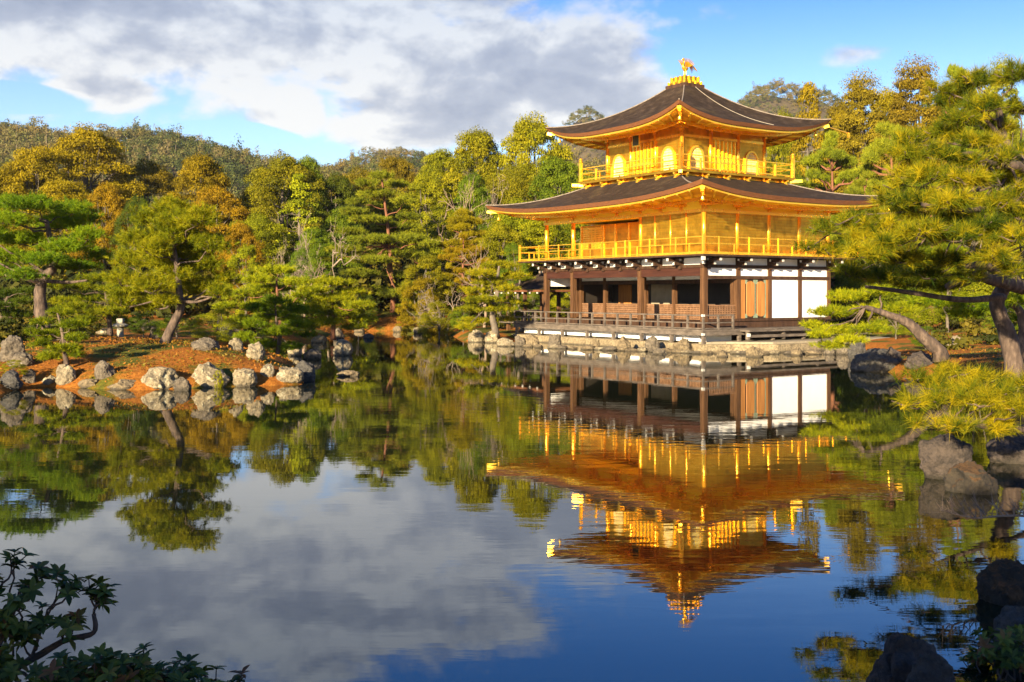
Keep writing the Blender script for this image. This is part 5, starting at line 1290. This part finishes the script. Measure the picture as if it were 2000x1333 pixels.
def shrub(name, label, stems, twigs, seed, leafm, L=.075, base=None, n_leaf=6):
    rng = random.Random(seed); nr = np.random.default_rng(seed)
    t = thing(name, label, 'shrub', base)
    sm = MB(); V, Fc, R = [], [], []
    for pts, r in stems:
        q = smooth_path([at(*p) - Vector(base) for p in pts], 5); n = len(q) - 1
        sm.tube(q, [r * (1 - .55 * i / n) for i in range(n + 1)], 8, True, .12, nr)
    for (p0, p1, k) in twigs:                 # twig from p0 to p1 with k rosettes near its end
        a, b = at(*p0) - Vector(base), at(*p1) - Vector(base); q = wiggle(a, b, 5, .07, nr); sm.tube(q, [.007, .006, .005, .0045, .004, .003], 5)
        for j in range(k):
            e = b + Vector((rng.gauss(0, .035), rng.gauss(0, .05), rng.gauss(0, .03))) if j else b
            if j: sm.tube([q[3], q[4].lerp(e, .5), e], [.004, .0035, .003], 4)
            leaf_rosette(V, Fc, R, e, (e - q[2] + Vector((0, 0, .05))), rng, n_leaf, L, rng.uniform(.2, .62) if rng.random() > .15 else .9)
            leaf_rosette(V, Fc, R, q[4].lerp(e, .3), (e - q[2]), rng, 4, L * .9, rng.uniform(.15, .5))
    sm.build('stems', BARKD, t, True)
    link('leaves', np_mesh('leaves', np.array([tuple(v) for v in V]), [np.array(Fc)], {'rnd': R}, True), leafm, t)
    return t
b0 = (-2.55, 4.9, .55)
Y0 = 5.0
shrub('leafy_shrub', 'dark leafy shrub with a crooked bare limb at the lower left picture corner',
      [([(-60, 1420, 5), (-20, 1340, 5), (40, 1300, 5), (90, 1272, 5), (130, 1250, 5), (183, 1236, 5), (183, 1200, 5.0)], .022),
       ([(-40, 1360, 5.1), (-10, 1280, 5.1), (25, 1200, 5.1), (40, 1150, 5.1)], .016), ([(60, 1290, 5), (85, 1220, 5), (112, 1165, 5)], .009), ([(-30, 1420, 4.9), (30, 1318, 4.9), (62, 1330, 4.9)], .014)],
      [((20, 1200, 5.1), (20, 1092, 5.1), 2), ((0, 1150, 5.1), (30, 1100, 5.1), 2), ((30, 1180, 5.1), (80, 1118, 5.0), 4), ((30, 1180, 5.1), (55, 1150, 5.1), 4), ((85, 1220, 5), (122, 1142, 5), 4), ((100, 1190, 5), (145, 1150, 5), 3),
       ((183, 1200, 5), (188, 1160, 5), 5), ((185, 1190, 5), (205, 1158, 4.95), 3), ((183, 1210, 5), (178, 1150, 5.05), 3), ((40, 1220, 5), (35, 1180, 4.9), 4), ((10, 1260, 5), (10, 1205, 4.9), 4), ((70, 1270, 5), (75, 1210, 4.95), 4), ((20, 1290, 5), (35, 1230, 4.9), 5),
       ((125, 1252, 5), (122, 1215, 4.95), 3), ((130, 1250, 5), (152, 1208, 5), 4), ((60, 1290, 5), (50, 1245, 4.9), 4), ((-10, 1290, 5), (-5, 1230, 4.9), 4), ((-20, 1220, 5), (-10, 1140, 5.1), 4), ((-10, 1330, 5), (5, 1290, 4.9), 4), ((40, 1330, 4.9), (10, 1320, 4.8), 3)], 5, L_SHRUB, .062, b0)
b1 = (-1.6, 4.5, .55)
tw = []
rg = random.Random(8)
for px in range(40, 420, 13):
    top = np.interp(px, [30, 120, 170, 220, 290, 340, 390, 420], [1335, 1300, 1272, 1268, 1275, 1300, 1305, 1330])
    for k in range(2): tw.append(((px + rg.uniform(-25, 25), 1420, 4.6 + rg.uniform(-.2, .2)), (px + rg.uniform(-9, 9), top + rg.uniform(4, 40) + k * 22, 4.6 + rg.uniform(-.2, .2)), 3))
tw += [((300, 1350, 4.6), (280, 1268, 4.6), 2), ((470, 1420, 4.6), (472, 1318, 4.6), 1), ((455, 1420, 4.6), (455, 1334, 4.6), 1)]
shrub('leafy_shrub', 'low mass of dark leaves along the bottom edge, left of centre', [([(150, 1450, 4.6), (200, 1360, 4.6), (260, 1330, 4.6)], .016), ([(300, 1450, 4.6), (320, 1360, 4.6), (360, 1330, 4.6)], .014)], tw, 6, L_SHRUB, .055, b1)
b2 = (3.6, 8.0, .6); tw = []
for k in range(26):
    px = rg.uniform(1880, 2010); tw.append(((px + rg.uniform(-30, 60), 1330, 7.6 + rg.uniform(-.3, .3)), (px, rg.uniform(1235, 1310), 7.5 + rg.uniform(-.3, .3)), 3))
shrub('leafy_shrub', 'dark small-leaved plant growing between the boulders at the lower right corner', [([(1990, 1360, 7.6), (1960, 1300, 7.6), (1920, 1265, 7.6)], .012)], tw, 7, L_SHRUB, .065, b2)
# bare lichened twigs at the right edge
tb = MB(); nr = np.random.default_rng(31); bb = Vector(at(2030, 985, 10.5)); bb.z = .35
t = thing('bare_shrub', 'bare lichen-covered twigs reaching in from the right edge above the moss mound', 'shrub', bb)
main = smooth_path([at(2060, 1030, 10.6) - bb, at(2010, 1010, 10.5) - bb, at(1960, 1008, 10.4) - bb, at(1905, 1012, 10.4) - bb, at(1858, 1003, 10.4) - bb], 5)
tb.tube(main, [.016 - .0105 * i / (len(main) - 1) for i in range(len(main))], 6)
for i in range(3, len(main)):
    for _ in range(2):
        q = main[i] + Vector((nr.normal(-.03, .05), nr.normal(0, .07), abs(nr.normal(.08, .06)))); tb.tube([main[i], main[i].lerp(q, .5) + Vector((nr.normal(0, .012), 0, .01)), q], [.006, .0045, .002], 4, False)
        for _ in range(2):
            q2 = q + Vector((nr.normal(-.02, .04), nr.normal(0, .04), abs(nr.normal(.04, .03)))); tb.tube([q.lerp(main[i], .3), q2], [.004, .0015], 4, False)
tb.build('twigs', BARKT, t)

# trees on the near bank, outside the picture: they shade the foreground
for i, (x, y, hgt, wd, kind) in enumerate([(-7.5, -4.5, 6.5, 7.5, 'broad0'), (-4.6, -3.4, 5.5, 5.5, 'broad2'), (-.9, -3.2, 5.0, 5.2, 'broad1')]):
    c, tk = PROTO[kind]; zb = h1(x, y); dw, dh = DIM[kind]
    t = thing('broadleaf_tree', ['dark tree on the viewer bank left of the path', 'dark tree on the viewer bank behind the path', 'small dark tree on the viewer bank right of the path'][i], 'tree', (x, y, zb), i * 1.3, 'trees on the near bank')
    sc = (wd / dw, wd / dw, hgt / dh); link('trunk', tk, BARKG, t, scale=sc); link('crown', c, L_DARK, t, scale=sc)

# the air
hz = MB().box(-6500, -6500, -2.6, 6500, 7500, 262).mesh('haze')
m, t = mat('air'); t.n('ShaderNodeOutputMaterial', {1: t.n('ShaderNodeVolumePrincipled', {'Color': (.80, .88, 1.0, 1), 'Density': 0.9e-4, 'Anisotropy': .2}).outputs[0]})
ho = link('haze', hz, m); ho['kind'] = 'stuff'
